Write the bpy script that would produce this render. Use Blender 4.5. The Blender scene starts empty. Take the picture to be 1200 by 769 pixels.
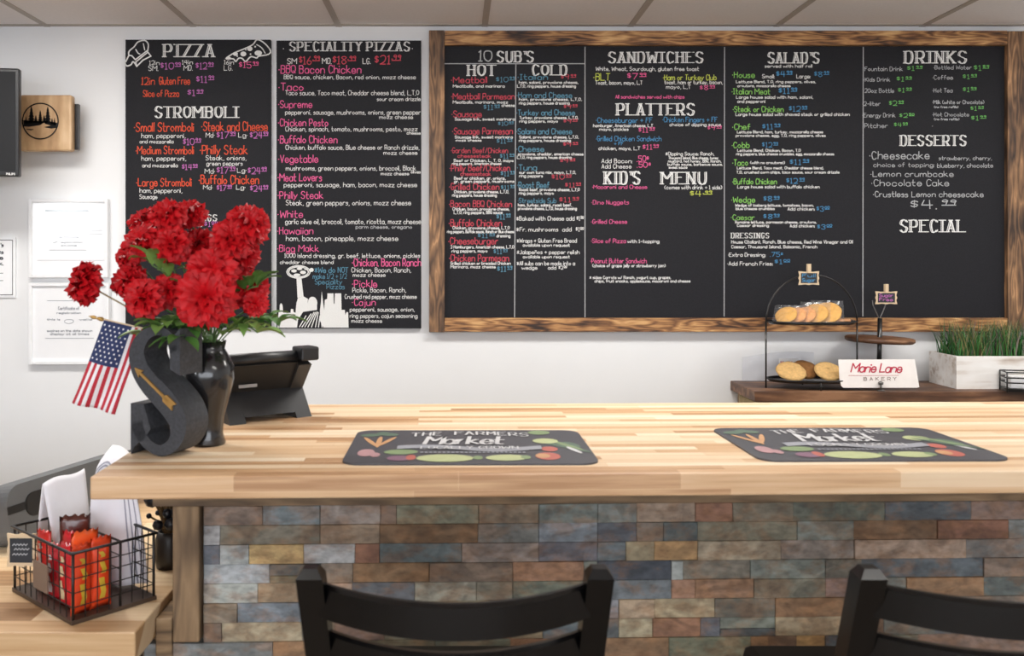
import bpy, bmesh, math, random
from mathutils import Vector, Matrix
R = math.radians
random.seed(7)
SC = bpy.context.scene
COL = SC.collection

# ------------------------------------------------------------------ camera, light, exposure
F = 1050.0; CX = 535.0; CY = 305.0; EYE = 1.40
cam = bpy.data.objects.new('camera', bpy.data.cameras.new('camera')); COL.objects.link(cam)
cam.location = (0, 0, EYE); cam.rotation_euler = (R(90), 0, 0)
cam.data.sensor_width = 36; cam.data.lens = 36 * F / 1200
cam.data.shift_x = (600 - CX) / 1200; cam.data.shift_y = -(384.5 - CY) / 1200
cam.data.clip_start = .02
cam.data.dof.use_dof = True; cam.data.dof.focus_distance = 2.9; cam.data.dof.aperture_fstop = 6.3
SC.camera = cam
SC.view_settings.view_transform = 'Standard'; SC.view_settings.look = 'None'
SC.view_settings.gamma = 1; SC.view_settings.use_curve_mapping = False
SC.view_settings.exposure = -0.10
LAMP_W = 21.0; WINDOW_W = 22.0; FILL_WINDOW_W = 33.0
CEIL = 2.38; WALLY = 3.75
world = bpy.data.worlds.new('world'); SC.world = world; world.use_nodes = True
world.node_tree.nodes['Background'].inputs[0].default_value = (.8, .85, .9, 1)
world.node_tree.nodes['Background'].inputs[1].default_value = .3

def area(name, loc, rot, sx, sy, power, col, spread=180):
    l = bpy.data.lights.new(name, 'AREA'); l.shape = 'RECTANGLE'; l.size = sx; l.size_y = sy
    l.energy = power; l.color = col; l.spread = R(spread)
    o = bpy.data.objects.new(name, l); o.location = loc; o.rotation_euler = rot; COL.objects.link(o)
    return o
def at(px, py, D): return Vector(((px - CX) / F * D, D, EYE - (py - CY) / F * D))

# ------------------------------------------------------------------ colour and materials
def lin(c):
    return tuple(((v / 255) / 12.92 if v / 255 <= .04045 else ((v / 255 + .055) / 1.055) ** 2.4) for v in c)
def new_mat(name):
    m = bpy.data.materials.new(name); m.use_nodes = True
    return m, m.node_tree.nodes, m.node_tree.links, m.node_tree.nodes['Principled BSDF']
MATS = {}
def plain(name, rgb, rough=.5, metal=0, var=.06, scale=40, bump=0, spec=.5, coat=0, emit=None):
    """base colour with a little noise variation"""
    if name in MATS: return MATS[name]
    m, n, l, b = new_mat(name); c = lin(rgb)
    tc = n.new('ShaderNodeTexCoord'); no = n.new('ShaderNodeTexNoise'); no.inputs['Scale'].default_value = scale; no.inputs['Detail'].default_value = 3
    l.new(tc.outputs['Object'], no.inputs['Vector'])
    mx = n.new('ShaderNodeMix'); mx.data_type = 'RGBA'
    mx.inputs[6].default_value = tuple(v * (1 - var) for v in c) + (1,); mx.inputs[7].default_value = tuple(min(1, v * (1 + var)) for v in c) + (1,)
    l.new(no.outputs['Fac'], mx.inputs[0]); l.new(mx.outputs[2], b.inputs['Base Color'])
    b.inputs['Roughness'].default_value = rough; b.inputs['Metallic'].default_value = metal
    b.inputs['Specular IOR Level'].default_value = spec; b.inputs['Coat Weight'].default_value = coat
    if bump:
        bp = n.new('ShaderNodeBump'); bp.inputs['Strength'].default_value = bump; bp.inputs['Distance'].default_value = .002
        l.new(no.outputs['Fac'], bp.inputs['Height']); l.new(bp.outputs['Normal'], b.inputs['Normal'])
    if emit:
        b.inputs['Emission Color'].default_value = c + (1,); b.inputs['Emission Strength'].default_value = emit
    MATS[name] = m; return m
def ramp(n, stops):
    r = n.new('ShaderNodeValToRGB'); e = r.color_ramp.elements
    while len(e) < len(stops): e.new(.5)
    for k, (p, c) in enumerate(stops): e[k].position = p; e[k].color = lin(c) + (1,)
    return r
def butcher(name, stops, stave=.042, length=.5, rough=.4, off=(0, 0, 0), bump=.05):
    m, n, l, b = new_mat(name)
    tc = n.new('ShaderNodeTexCoord'); sp = n.new('ShaderNodeSeparateXYZ'); l.new(tc.outputs['Object'], sp.inputs[0])
    ad = n.new('ShaderNodeMath'); ad.operation = 'SUBTRACT'; l.new(sp.outputs['Y'], ad.inputs[0]); l.new(sp.outputs['Z'], ad.inputs[1])
    cb = n.new('ShaderNodeCombineXYZ'); l.new(sp.outputs['X'], cb.inputs[0]); l.new(ad.outputs[0], cb.inputs[1])
    of = n.new('ShaderNodeVectorMath'); of.operation = 'ADD'; of.inputs[1].default_value = off; l.new(cb.outputs[0], of.inputs[0])
    br = n.new('ShaderNodeTexBrick'); br.inputs['Scale'].default_value = 1; br.inputs['Brick Width'].default_value = length; br.inputs['Row Height'].default_value = stave
    br.inputs['Mortar Size'].default_value = .0004; br.inputs['Color1'].default_value = (0, 0, 0, 1); br.inputs['Color2'].default_value = (1, 1, 1, 1)
    br.inputs['Mortar'].default_value = (.3, .3, .3, 1); br.offset = .37; br.offset_frequency = 2; br.squash = .7; br.squash_frequency = 3
    l.new(of.outputs[0], br.inputs['Vector'])
    mp = n.new('ShaderNodeMapping'); mp.inputs['Scale'].default_value = (3, 70, 70); l.new(of.outputs[0], mp.inputs[0])
    no = n.new('ShaderNodeTexNoise'); no.inputs['Scale'].default_value = 1.3; no.inputs['Detail'].default_value = 5; l.new(mp.outputs[0], no.inputs['Vector'])
    mm = n.new('ShaderNodeMath'); mm.operation = 'MULTIPLY_ADD'; l.new(no.outputs['Fac'], mm.inputs[0]); mm.inputs[1].default_value = .75; mm.inputs[2].default_value = -.37
    sm = n.new('ShaderNodeMath'); sm.operation = 'ADD'; l.new(br.outputs['Color'], sm.inputs[0]); l.new(mm.outputs[0], sm.inputs[1])
    rp = ramp(n, stops); l.new(sm.outputs[0], rp.inputs[0]); l.new(rp.outputs[0], b.inputs['Base Color'])
    b.inputs['Roughness'].default_value = rough
    bp = n.new('ShaderNodeBump'); bp.inputs['Strength'].default_value = bump; bp.inputs['Distance'].default_value = .001
    l.new(no.outputs['Fac'], bp.inputs['Height']); l.new(bp.outputs['Normal'], b.inputs['Normal'])
    return m
def plank_wood(name, stops, axis='X', scale=1.0, rough=.6, rings=9, dist=5):
    """single plank with long grain along axis and knots"""
    m, n, l, b = new_mat(name)
    tc = n.new('ShaderNodeTexCoord'); mp = n.new('ShaderNodeMapping')
    s = {'X': (2.2, 16, 16), 'Y': (16, 2.2, 16), 'Z': (16, 16, 2.2)}[axis]
    mp.inputs['Scale'].default_value = tuple(v * scale for v in s); l.new(tc.outputs['Object'], mp.inputs[0])
    no = n.new('ShaderNodeTexNoise'); no.inputs['Scale'].default_value = 1.0; no.inputs['Detail'].default_value = 2; l.new(mp.outputs[0], no.inputs['Vector'])
    ml = n.new('ShaderNodeMath'); ml.operation = 'MULTIPLY'; ml.inputs[1].default_value = rings; l.new(no.outputs['Fac'], ml.inputs[0])
    fr = n.new('ShaderNodeMath'); fr.operation = 'PINGPONG'; fr.inputs[1].default_value = 1; l.new(ml.outputs[0], fr.inputs[0])
    n2 = n.new('ShaderNodeTexNoise'); n2.inputs['Scale'].default_value = 1.6; n2.inputs['Detail'].default_value = 4
    mp2 = n.new('ShaderNodeMapping'); mp2.inputs['Scale'].default_value = tuple(3.2 if v < 5 else 9 for v in s); l.new(tc.outputs['Object'], mp2.inputs[0]); l.new(mp2.outputs[0], n2.inputs['Vector'])
    mm = n.new('ShaderNodeMath'); mm.operation = 'MULTIPLY_ADD'; l.new(n2.outputs['Fac'], mm.inputs[0]); mm.inputs[1].default_value = 1.7; mm.inputs[2].default_value = -.6
    sm = n.new('ShaderNodeMath'); sm.operation = 'MULTIPLY_ADD'; l.new(fr.outputs[0], sm.inputs[0]); sm.inputs[1].default_value = .5; l.new(mm.outputs[0], sm.inputs[2])
    rp = ramp(n, stops); l.new(sm.outputs[0], rp.inputs[0]); l.new(rp.outputs[0], b.inputs['Base Color']); b.inputs['Roughness'].default_value = rough
    bp = n.new('ShaderNodeBump'); bp.inputs['Strength'].default_value = .15; bp.inputs['Distance'].default_value = .002
    l.new(fr.outputs[0], bp.inputs['Height']); l.new(bp.outputs['Normal'], b.inputs['Normal'])
    return m
def clear(name, rgb=(255, 255, 255), gloss=.25, rough=.08, haze=.0):
    """thin clear sheet: mostly transparent, some mirror"""
    m, n, l, b = new_mat(name); n.remove(b); out = n['Material Output']
    t = n.new('ShaderNodeBsdfTransparent'); t.inputs[0].default_value = lin(rgb) + (1,)
    g = n.new('ShaderNodeBsdfGlossy'); g.inputs['Roughness'].default_value = rough
    d = n.new('ShaderNodeBsdfDiffuse'); d.inputs[0].default_value = (.85, .87, .92, 1)
    lw = n.new('ShaderNodeLayerWeight'); pw = n.new('ShaderNodeMath'); pw.operation = 'POWER'; pw.inputs[1].default_value = 5; l.new(lw.outputs['Facing'], pw.inputs[0])
    mu = n.new('ShaderNodeMath'); mu.operation = 'MULTIPLY_ADD'; mu.inputs[1].default_value = .9; mu.inputs[2].default_value = gloss + .04; l.new(pw.outputs[0], mu.inputs[0])
    x1 = n.new('ShaderNodeMixShader'); x1.inputs[0].default_value = haze; l.new(t.outputs[0], x1.inputs[1]); l.new(d.outputs[0], x1.inputs[2])
    x2 = n.new('ShaderNodeMixShader'); l.new(mu.outputs[0], x2.inputs[0]); l.new(x1.outputs[0], x2.inputs[1]); l.new(g.outputs[0], x2.inputs[2])
    l.new(x2.outputs[0], out.inputs[0]); return m

# ------------------------------------------------------------------ mesh helpers
class MB:
    def __init__(s): s.bm = bmesh.new(); s.mi = 0
    def face(s, pts):
        try:
            f = s.bm.faces.new([s.bm.verts.new(p) for p in pts]); f.material_index = s.mi; return f
        except ValueError: return None
    def box(s, a, b, M=None, bevel=0):
        a, b = Vector(a), Vector(b)
        cs = [Vector((x, y, z)) for x in (a.x, b.x) for y in (a.y, b.y) for z in (a.z, b.z)]
        if M: cs = [M @ c for c in cs]
        vs = [s.bm.verts.new(c) for c in cs]; fs = []
        for q in ((0, 1, 3, 2), (4, 6, 7, 5), (0, 4, 5, 1), (2, 3, 7, 6), (0, 2, 6, 4), (1, 5, 7, 3)):
            f = s.bm.faces.new([vs[i] for i in q]); f.material_index = s.mi; fs.append(f)
        if bevel:
            es = {e for f in fs for e in f.edges}
            r = bmesh.ops.bevel(s.bm, geom=list(es), offset=bevel, segments=2, affect='EDGES', profile=.5)
            for f in r['faces']: f.material_index = s.mi
        return s
    def tube(s, pts, r, n=8, closed=False, cap=True):
        pts = [Vector(p) for p in pts]; N = len(pts); rs = r if isinstance(r, (list, tuple)) else [r] * N
        rings = []; up = None
        for i, p in enumerate(pts):
            a = pts[i - 1] if (i or closed) else p; b = pts[(i + 1) % N] if (i < N - 1 or closed) else p
            t = (b - a).normalized()
            if up is None:
                up = Vector((0, 0, 1)) if abs(t.z) < .9 else Vector((1, 0, 0))
            x = t.cross(up); x = x.normalized() if x.length > 1e-6 else t.orthogonal().normalized()
            y = x.cross(t).normalized(); up = y
            rings.append([s.bm.verts.new(p + (x * math.cos(2 * math.pi * k / n) + y * math.sin(2 * math.pi * k / n)) * rs[i]) for k in range(n)])
        for i in range(N if closed else N - 1):
            A, B = rings[i], rings[(i + 1) % N]
            for k in range(n):
                f = s.bm.faces.new((A[k], A[(k + 1) % n], B[(k + 1) % n], B[k])); f.material_index = s.mi; f.smooth = n > 5
        if cap and not closed:
            for q in (rings[0], rings[-1][::-1]):
                f = s.bm.faces.new(q[::-1]); f.material_index = s.mi
        return s
    def lathe(s, prof, n=32, c=(0, 0, 0), sx=1, sy=1):
        c = Vector(c); rings = []
        for (r, z) in prof:
            rings.append([s.bm.verts.new(c + Vector((r * sx * math.cos(2 * math.pi * k / n), r * sy * math.sin(2 * math.pi * k / n), z))) for k in range(n)])
        for A, B in zip(rings, rings[1:]):
            for k in range(n):
                f = s.bm.faces.new((A[k], A[(k + 1) % n], B[(k + 1) % n], B[k])); f.material_index = s.mi; f.smooth = True
        for q, rr in ((rings[0][::-1], prof[0][0]), (rings[-1], prof[-1][0])):
            if rr > 1e-5:
                f = s.bm.faces.new(q); f.material_index = s.mi
        return s
    def prism(s, poly, d, M):
        """polygon (x,y) extruded 0..d along local z, placed by M"""
        A = [s.bm.verts.new(M @ Vector((x, y, 0))) for x, y in poly]; B = [s.bm.verts.new(M @ Vector((x, y, d))) for x, y in poly]
        n = len(poly); fs = [s.bm.faces.new(A[::-1]), s.bm.faces.new(B)]
        for k in range(n): fs.append(s.bm.faces.new((A[k], A[(k + 1) % n], B[(k + 1) % n], B[k])))
        for f in fs: f.material_index = s.mi
        return s
    def grid(s, fn, nu, nv, smooth=True, mi=None):
        vs = [[s.bm.verts.new(fn(i / nu, j / nv)) for j in range(nv + 1)] for i in range(nu + 1)]
        for i in range(nu):
            for j in range(nv):
                f = s.bm.faces.new((vs[i][j], vs[i + 1][j], vs[i + 1][j + 1], vs[i][j + 1])); f.smooth = smooth
                f.material_index = s.mi if mi is None else mi(i, j)
        return s
    def obj(s, name, mats, parent=None, solid=0, sub=0, fix=True):
        if fix: bmesh.ops.recalc_face_normals(s.bm, faces=s.bm.faces)
        me = bpy.data.meshes.new(name); s.bm.to_mesh(me); s.bm.free()
        for m in (mats if isinstance(mats, (list, tuple)) else [mats]): me.materials.append(m)
        o = bpy.data.objects.new(name, me); COL.objects.link(o)
        if parent: o.parent = parent
        if solid:
            md = o.modifiers.new('thick', 'SOLIDIFY'); md.thickness = solid; md.offset = 0
        if sub:
            md = o.modifiers.new('sub', 'SUBSURF'); md.levels = sub; md.render_levels = sub
        return o
def tag(o, label, cat, group=None, kind=None):
    o['label'] = label; o['category'] = cat
    if group: o['group'] = group
    if kind: o['kind'] = kind
    return o
def thing(name, label, cat, loc=(0, 0, 0), rz=0, group=None):
    o = bpy.data.objects.new(name, None); COL.objects.link(o); o.location = loc; o.rotation_euler = (0, 0, rz); o.empty_display_size = .05
    return tag(o, label, cat, group)
def copy_tree(o, parent=None):
    c = o.copy(); COL.objects.link(c)
    if parent: c.parent = parent
    for ch in list(o.children): copy_tree(ch, c)
    return c
def struct(o, label=None, cat=None):
    o['kind'] = 'structure'
    if label: o['label'] = label; o['category'] = cat or o.name.split('_')[0]
    return o

# ------------------------------------------------------------------ lettering: single-stroke chalk hand and inline slab capitals
GL = {
'a': '~42 34 14 02 10 30 42|44 40', 'b': '07 00|~02 14 34 42 30 10 02', 'c': '~43 34 14 02 10 30 41', 'd': '~42 34 14 02 10 30 42|47 40',
'e': '02 42|~42 34 14 02 10 30 41', 'f': '~37 27 16 10|04 34', 'g': '~42 34 14 02 10 30 42|~44 4a 3b 1b 0a', 'h': '07 00|~02 14 34 43 40',
'i': '04 00|*06', 'j': '~14 1a 0b|*16', 'k': '07 00|34 02|12 40', 'l': '07 00', 'm': '04 00|~02 14 24 33 30|~32 44 54 63 60', 'n': '04 00|~02 14 34 43 40',
'o': '~24 02 20 42 24', 'p': '04 0b|~02 14 34 42 30 10 02', 'q': '44 4b|~42 34 14 02 10 30 42', 'r': '04 00|~02 14 34', 's': '~33 24 14 03 22 31 20 00',
't': '~17 11 20 30|04 34', 'u': '~04 01 10 30 42|44 40', 'v': '04 20 44', 'w': '04 10 33 50 64', 'x': '04 40|44 00', 'y': '04 20|44 0b', 'z': '04 44 00 40',
'A': '00 27 40|12 32', 'B': '00 07|~07 37 45 34 04|~04 34 42 30 00', 'C': '~46 37 17 04 10 30 41', 'D': '00 07|~07 37 44 30 00', 'E': '47 07 00 40|04 34',
'F': '47 07 00|04 34', 'G': '~46 37 17 04 10 30 43|43 23', 'H': '07 00|47 40|04 44', 'I': '17 10|07 27|00 20', 'J': '~37 31 20 10 01', 'K': '07 00|47 03|14 40',
'L': '07 00 40', 'M': '00 07 33 67 60', 'N': '00 07 40 47', 'O': '~27 06 02 20 42 46 27', 'P': '00 07|~07 37 45 33 03', 'Q': '~27 06 02 20 42 46 27|22 40',
'R': '00 07|~07 37 45 33 03|23 40', 'S': '~46 37 17 05 14 33 42 30 10 01', 'T': '07 47|27 20', 'U': '~07 02 10 30 42 47', 'V': '07 20 47', 'W': '07 10 35 50 67',
'X': '07 40|47 00', 'Y': '07 24 47|24 20', 'Z': '07 47 00 40',
'0': '~27 06 02 20 42 46 27', '1': '06 17 10|00 20', '2': '~06 17 37 45 32 00|00 40', '3': '~06 17 37 45 24|~24 42 30 10 01', '4': '17 03 43|37 30', '5': '47 07 04|~04 34 42 30 10 01',
'6': '~37 14 02 10 30 42 33 13 02', '7': '07 47 10', '8': '~27 06 24 42 20 02 24 46 27', '9': '~45 34 14 05 17 37 45|46 30',
'$': '~46 37 17 05 14 33 42 30 10 01|28 2a', '.': '*00', ',': '10 0a', "'": '17 15', ':': '*00|*03', '(': '~27 05 02 20', ')': '~07 25 22 00', '&': '40 05 17 36 02 10 30 43',
'/': '00 37', '*': '05 41|45 01|26 20', '+': '25 21|03 43', '-': '03 33', '!': '17 12|*10', '\u00b7': '*03', '\u00f1': '04 00|~02 14 34 43 40|06 36',
}
def _pt(t):
    y = {'a': -1, 'b': -2, 'c': -3}.get(t[1]); return (int(t[0]), int(t[1]) if y is None else y)
def _smooth(p, k=3):
    out = []
    closed = p[0] == p[-1] and len(p) > 3
    for i in range(len(p) - 1):
        a = p[i - 1] if i else (p[-2] if closed else p[0]); b = p[i]; c = p[i + 1]; d = p[i + 2] if i + 2 < len(p) else (p[1] if closed else p[-1])
        for j in range(k):
            t = j / k
            out.append(tuple(.5 * (2 * b[q] + (c[q] - a[q]) * t + (2 * a[q] - 5 * b[q] + 4 * c[q] - d[q]) * t * t + (3 * b[q] - a[q] - 3 * c[q] + d[q]) * t ** 3) for q in (0, 1)))
    return out + [p[-1]]
GLYPH = {}
for ch, s in GL.items():
    st = []; w = 0
    for part in s.split('|'):
        if part[0] == '*': q = _pt(part[1:]); st.append(('d', [q])); w = max(w, q[0] + .4)
        else:
            sm = part[0] == '~'; p = [_pt(t) for t in part.lstrip('~').split()]
            w = max(w, max(q[0] for q in p)); st.append(('c' if sm else 'l', p))
    GLYPH[ch] = (w, st)
def layout(text, gap=1.5, space=3.0):
    """-> (strokes [(kind, pts)], width) in glyph units; ^ starts a small raised underlined figure"""
    x = 0; out = []; sup = False; sx0 = 0
    for ch in text:
        if ch == '^': sup = True; x += .2; sx0 = x; continue
        if ch == ' ':
            if sup: sup = False
            x += space; continue
        w, st = GLYPH.get(ch, GLYPH['.'])
        k, dy = (.48, 3.9) if sup else ((.62, 2.0) if ch == '$' and '^' in text else (1, 0))
        jx = random.uniform(-.12, .12); jy = random.uniform(-.2, .2); sl = random.uniform(-.03, .05)
        for kind, p in st: out.append((kind, [(x + (q[0] + q[1] * sl) * k + jx, q[1] * k + dy + jy) for q in p]))
        x += w * k + gap * (.8 if sup else 1)
    if sup: out.append(('l', [(sx0 - .1, 3.0), (x - gap * .8, 3.1)]))
    return out, x - gap
STG = [0]
def stagger(pts):
    STG[0] = (STG[0] + 5) % 13
    n = (pts[1] - pts[0]).cross(pts[2] - pts[1])
    if n.length < 1e-14: return pts
    n = n.normalized() * ((STG[0] - 6) * 4e-5); k = max(range(3), key=lambda i: abs(n[i])); n = n if n[k] > 0 else -n
    return [p + n * (1 if STG[0] > 6 else 1) for p in pts]
LAY = [0]
def stagger2(pts):     # each printed patch a hair above the one before
    LAY[0] = (LAY[0] + 1) % 40
    return [p + Vector((0, 0, LAY[0] * 1.2e-5)) for p in pts]
def seg(mb, a, b, w, P, ext=.35):
    dx, dy = b[0] - a[0], b[1] - a[1]; L = math.hypot(dx, dy)
    if L < 1e-6: return
    ux, uy = dx / L, dy / L; e = w * ext; h = w / 2
    q = [(a[0] - ux * e - uy * h, a[1] - uy * e + ux * h), (a[0] - ux * e + uy * h, a[1] - uy * e - ux * h), (b[0] + ux * e + uy * h, b[1] + uy * e - ux * h), (b[0] + ux * e - uy * h, b[1] + uy * e + ux * h)]
    mb.face(stagger([P(*c) for c in q]))
def strokes(mb, sts, P, x0, y0, sx, sy, w, flip=1, slant=0, sub=3):
    """draw strokes into plane P(x,y); flip=-1 when plane y grows downward"""
    for kind, p in sts:
        T = [(x0 + (q[0] + slant * q[1]) * sx, y0 + flip * q[1] * sy) for q in p]
        if kind == 'd':
            c = T[0]; r = w * .75; mb.face(stagger([P(c[0] + r * math.cos(k * math.pi / 3), c[1] + r * math.sin(k * math.pi / 3)) for k in range(6)])); continue
        if kind == 'c': T = _smooth(T, sub)
        for a, b in zip(T, T[1:]): seg(mb, a, b, w, P)
def hand(mb, P, x0, yb, cap, x1, text, w=None, flip=-1, slant=0):
    st, wd = layout(text); sy = cap / 7; sx = (x1 - x0) / wd if x1 else sy
    strokes(mb, st, P, x0, yb, sx, sy, w or max(cap * .15, .9), flip, slant, 3 if cap > 6 else 2)
def title(mb, P, x0, yb, cap, x1, text, flip=-1):
    """slab capitals with an inline in the stems"""
    X = 0; items = []
    for ch in text:
        if ch == ' ': X += 2.6; continue
        w, st = GLYPH[ch]; items.append((X, st, w)); X += w + (2.6 if ch != "'" else 1.4)
    X -= 2.6; sy = cap / 7; sx = (x1 - x0 - sy * 1.4) / X; x0 += sy * .7
    th = cap * .058; bd = cap * .115
    for X, st, w in items:
        for kind, p in st:
            T = [(x0 + (X + q[0]) * sx, yb + flip * q[1] * sy) for q in p]
            if kind == 'd': continue
            if kind == 'c':
                T = _smooth(T, 4)
                for a, b in zip(T, T[1:]):
                    v = abs(b[1] - a[1]) / (math.hypot(b[0] - a[0], b[1] - a[1]) + 1e-9)
                    if v > .55:
                        seg(mb, (a[0] - bd * .55, a[1]), (b[0] - bd * .55, b[1]), th, P); seg(mb, (a[0] + bd * .55, a[1]), (b[0] + bd * .55, b[1]), bd, P)
                    else: seg(mb, a, b, th * 1.3, P, 1.2)
                continue
            for a, b in zip(T, T[1:]):
                v = abs(b[1] - a[1]) / (math.hypot(b[0] - a[0], b[1] - a[1]) + 1e-9)
                if v > .6:
                    seg(mb, (a[0] - bd * .75, a[1]), (b[0] - bd * .75, b[1]), th, P, .1); seg(mb, (a[0] + bd * .45, a[1]), (b[0] + bd * .45, b[1]), bd, P, .1)
                else: seg(mb, a, b, th * 1.3, P)
            for q, t in zip(p, T):
                if q[1] in (0, 7) and len(text) > 1: seg(mb, (t[0] - cap * .17, t[1]), (t[0] + cap * .17, t[1]), th * 1.3, P)

# ------------------------------------------------------------------ room shell
def wall_mat(name, rgb): return plain(name, rgb, .75, var=.025, scale=6, bump=.0)
WHITE = wall_mat('white_paint', (236, 237, 238))
X0, X1, YB = -5.4, 3.6, -3.0
def slab(name, a, b, m, label, cat):
    return struct(MB().box(a, b).obj(name, m), label, cat)
slab('wall_back', (X0, WALLY, 0), (X1, WALLY + .1, CEIL), WHITE, 'white painted wall behind the menu boards', 'wall')
slab('wall_left', (X0 - .1, YB, 0), (X0, WALLY + .1, CEIL), WHITE, 'white painted side wall beyond the left of the counter', 'wall')
slab('wall_right', (X1, YB, 0), (X1 + .1, WALLY + .1, CEIL), WHITE, 'white painted side wall beyond the right of the counter', 'wall')
wb = MB()
WX0, WX1, WZ0, WZ1 = -4.90, -4.20, 1.62, 2.18
SX_0, SX_1, SZ_0, SZ_1 = -2.7, 2.7, .75, 2.2
wb.box((X0, YB - .1, 0), (WX0, YB, CEIL)).box((WX1, YB - .1, 0), (SX_0, YB, CEIL)).box((WX0, YB - .1, 0), (WX1, YB, WZ0)).box((WX0, YB - .1, WZ1), (WX1, YB, CEIL))
wb.box((SX_1, YB - .1, 0), (X1, YB, CEIL)).box((SX_0, YB - .1, 0), (SX_1, YB, SZ_0)).box((SX_0, YB - .1, SZ_1), (SX_1, YB, CEIL))
struct(wb.obj('wall_front', WHITE), 'white painted wall behind the camera', 'wall')
floor_m = plank_wood('floor_wood', [(0, (112, 98, 84)), (.5, (134, 120, 104)), (1, (152, 138, 122))], 'X', .4)
slab('floor', (X0, YB, -.1), (X1, WALLY, 0), floor_m, 'brown wooden floor', 'floor')
ceil_m = plain('ceiling_tile', (236, 231, 229), .9, var=.05, scale=90, bump=.2)
slab('ceiling', (X0, YB, CEIL), (X1, WALLY, CEIL + .1), ceil_m, 'pale grey tiled ceiling', 'ceiling')
gb = MB()
for k in range(-8, 6):
    x = at(568, 31, WALLY).x + k * .61
    if X0 < x < X1: gb.box((x - .0125, YB, CEIL - .0035), (x + .0125, WALLY, CEIL))
for k in range(0, 11):
    y = WALLY - .02 - k * .61
    gb.box((X0, y - .0125, CEIL - .0030), (X1, y + .0125, CEIL))
struct(gb.obj('trim_1', plain('grid_metal', (176, 166, 156), .5)), 'grey metal grid bars between the ceiling tiles', 'trim')
# window behind the camera, plus an added one for fill light
def window(name, a0, a1, z0, z1, n, label, watts, glow):
    wf = MB(); st = (a1 - a0) / n
    for k in range(n + 1):
        x = a0 + st * k; wf.box((max(a0, x - .03), YB - .08, z0), (min(a1, x + .03), YB - .01, z1))
    wf.box((a0, YB - .08, z0), (a1, YB - .01, z0 + .05)).box((a0, YB - .08, z1 - .05), (a1, YB - .01, z1))
    wo = struct(wf.obj(name, plain('window_white', (235, 235, 235), .4)), label, 'window')
    for k in range(n): MB().box((a0 + st * k + .02, YB - .06, z0 + .04), (a0 + st * (k + 1) - .02, YB - .05, z1 - .04)).obj('pane', plain('daylight_pane', (238, 244, 255), .3, emit=glow), wo)
    area('daylight', ((a0 + a1) / 2, YB + .02, (z0 + z1) / 2), (R(90), 0, 0), a1 - a0 - .1, z1 - z0 - .1, watts, (.94, .97, 1))
window('window_1', WX0, WX1, WZ0, WZ1, 1, 'small bright window in the far corner of the wall behind the camera', WINDOW_W, 4.0)
window('window_2', SX_0, SX_1, SZ_0, SZ_1, 4, 'added wide glowing window behind the camera, unseen fill light', FILL_WINDOW_W, 4.0)  # unseen window added to brighten stone, wall and ceiling from the front
# ceiling troffers, all just out of the picture
def troffer(x, y, label, k=1.0):
    t = thing('ceiling_light', label, 'ceiling light', (x, y, CEIL - .02), 0, 'ceiling lights')
    f = MB()
    for a, b in (((-.6, -.3), (.6, -.27)), ((-.6, .27), (.6, .3)), ((-.6, -.3), (-.57, .3)), ((.57, -.3), (.6, .3))): f.box((a[0], a[1], -.012), (b[0], b[1], .02))
    f.obj('frame', plain('lamp_white', (235, 235, 232), .5), t)
    MB().box((-.57, -.27, -.004), (.57, .27, .016)).obj('diffuser', plain('lamp_diffuser', (255, 246, 234), .5, emit=3.0), t)
    l = area('lamp', (0, 0, -.014), (0, 0, 0), .9, .36, LAMP_W * k, (1, .985, .96)); l.parent = t
for tx, ty, tl, tk in ((-1.45, 2.5, 'flat ceiling light above the flower end of the counter', 1.15), (.55, 2.45, 'flat ceiling light above the middle of the counter', 1.15), (2.4, 2.5, 'flat ceiling light above the bakery shelf', .9),
               (-1.1, -.3, 'flat ceiling light behind the camera on the flower side', .6), (1.4, -.3, 'flat ceiling light behind the camera on the bakery side', .5)):
    troffer(tx, ty, tl, tk)

# ------------------------------------------------------------------ chalkboards
CH = {'W': (226, 226, 224), 'D': (178, 180, 182), 'P': (226, 98, 150), 'V': (188, 108, 176), 'O': (214, 82, 54), 'R': (196, 72, 88), 'B': (76, 142, 188), 'S': (88, 138, 162), 'G': (136, 198, 96), 'Y': (190, 200, 84), 'N': (112, 186, 98)}
CK = list(CH); CM = [plain('chalk_' + k, CH[k], .9, var=.12, scale=300) for k in CK]
BOARD = plain('chalkboard_slate', (33, 33, 37), .68, var=.4, scale=260, spec=.2)
BY = WALLY - .022
def PB(y):   # board plane in the photo-measured units of 280 to the metre
    return lambda x, yy: Vector(((x - CX) / F * BY, y, EYE - (yy - CY) / F * BY))
def lettering(name, parent, lines, org, P, heads=()):
    ox, oy, s = org; mb = MB()
    for (x0, yb, cap, x1, col, txt) in lines:
        mb.mi = CK.index(col); hand(mb, P, ox + x0 / s, oy + yb / s, cap / s, ox + x1 / s, txt, max(cap / s * .112, .60 if cap / s < 6 else .80))
    if lines: mb.obj(name, CM, parent, fix=False)
    else: mb.bm.free()
    for (x0, yb, cap, x1, txt) in heads:
        h = MB(); title(h, P, ox + x0 / s, oy + yb / s, cap / s, ox + x1 / s, txt); h.obj('heading', CM[0], parent, fix=False)
def board(name, label, x0, y0, x1, y1, thick=.012):
    P = PB(WALLY - .022); a = P(x0, y0); b = P(x1, y1)
    t = thing(name, label, 'menu board', ((a.x + b.x) / 2, WALLY, b.z))
    o = MB().box((a.x, BY, b.z), (b.x, WALLY - .001, a.z)).obj('chalkboard', BOARD, None); 
    adopt(o, t); return t
def adopt(o, t):
    o.parent = t; o.matrix_parent_inverse = Matrix.Translation(t.location).inverted() if t.rotation_euler.z == 0 else (Matrix.Translation(t.location) @ Matrix.Rotation(t.rotation_euler.z, 4, 'Z')).inverted()
    return o
LP = PB(BY - .0012)
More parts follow.
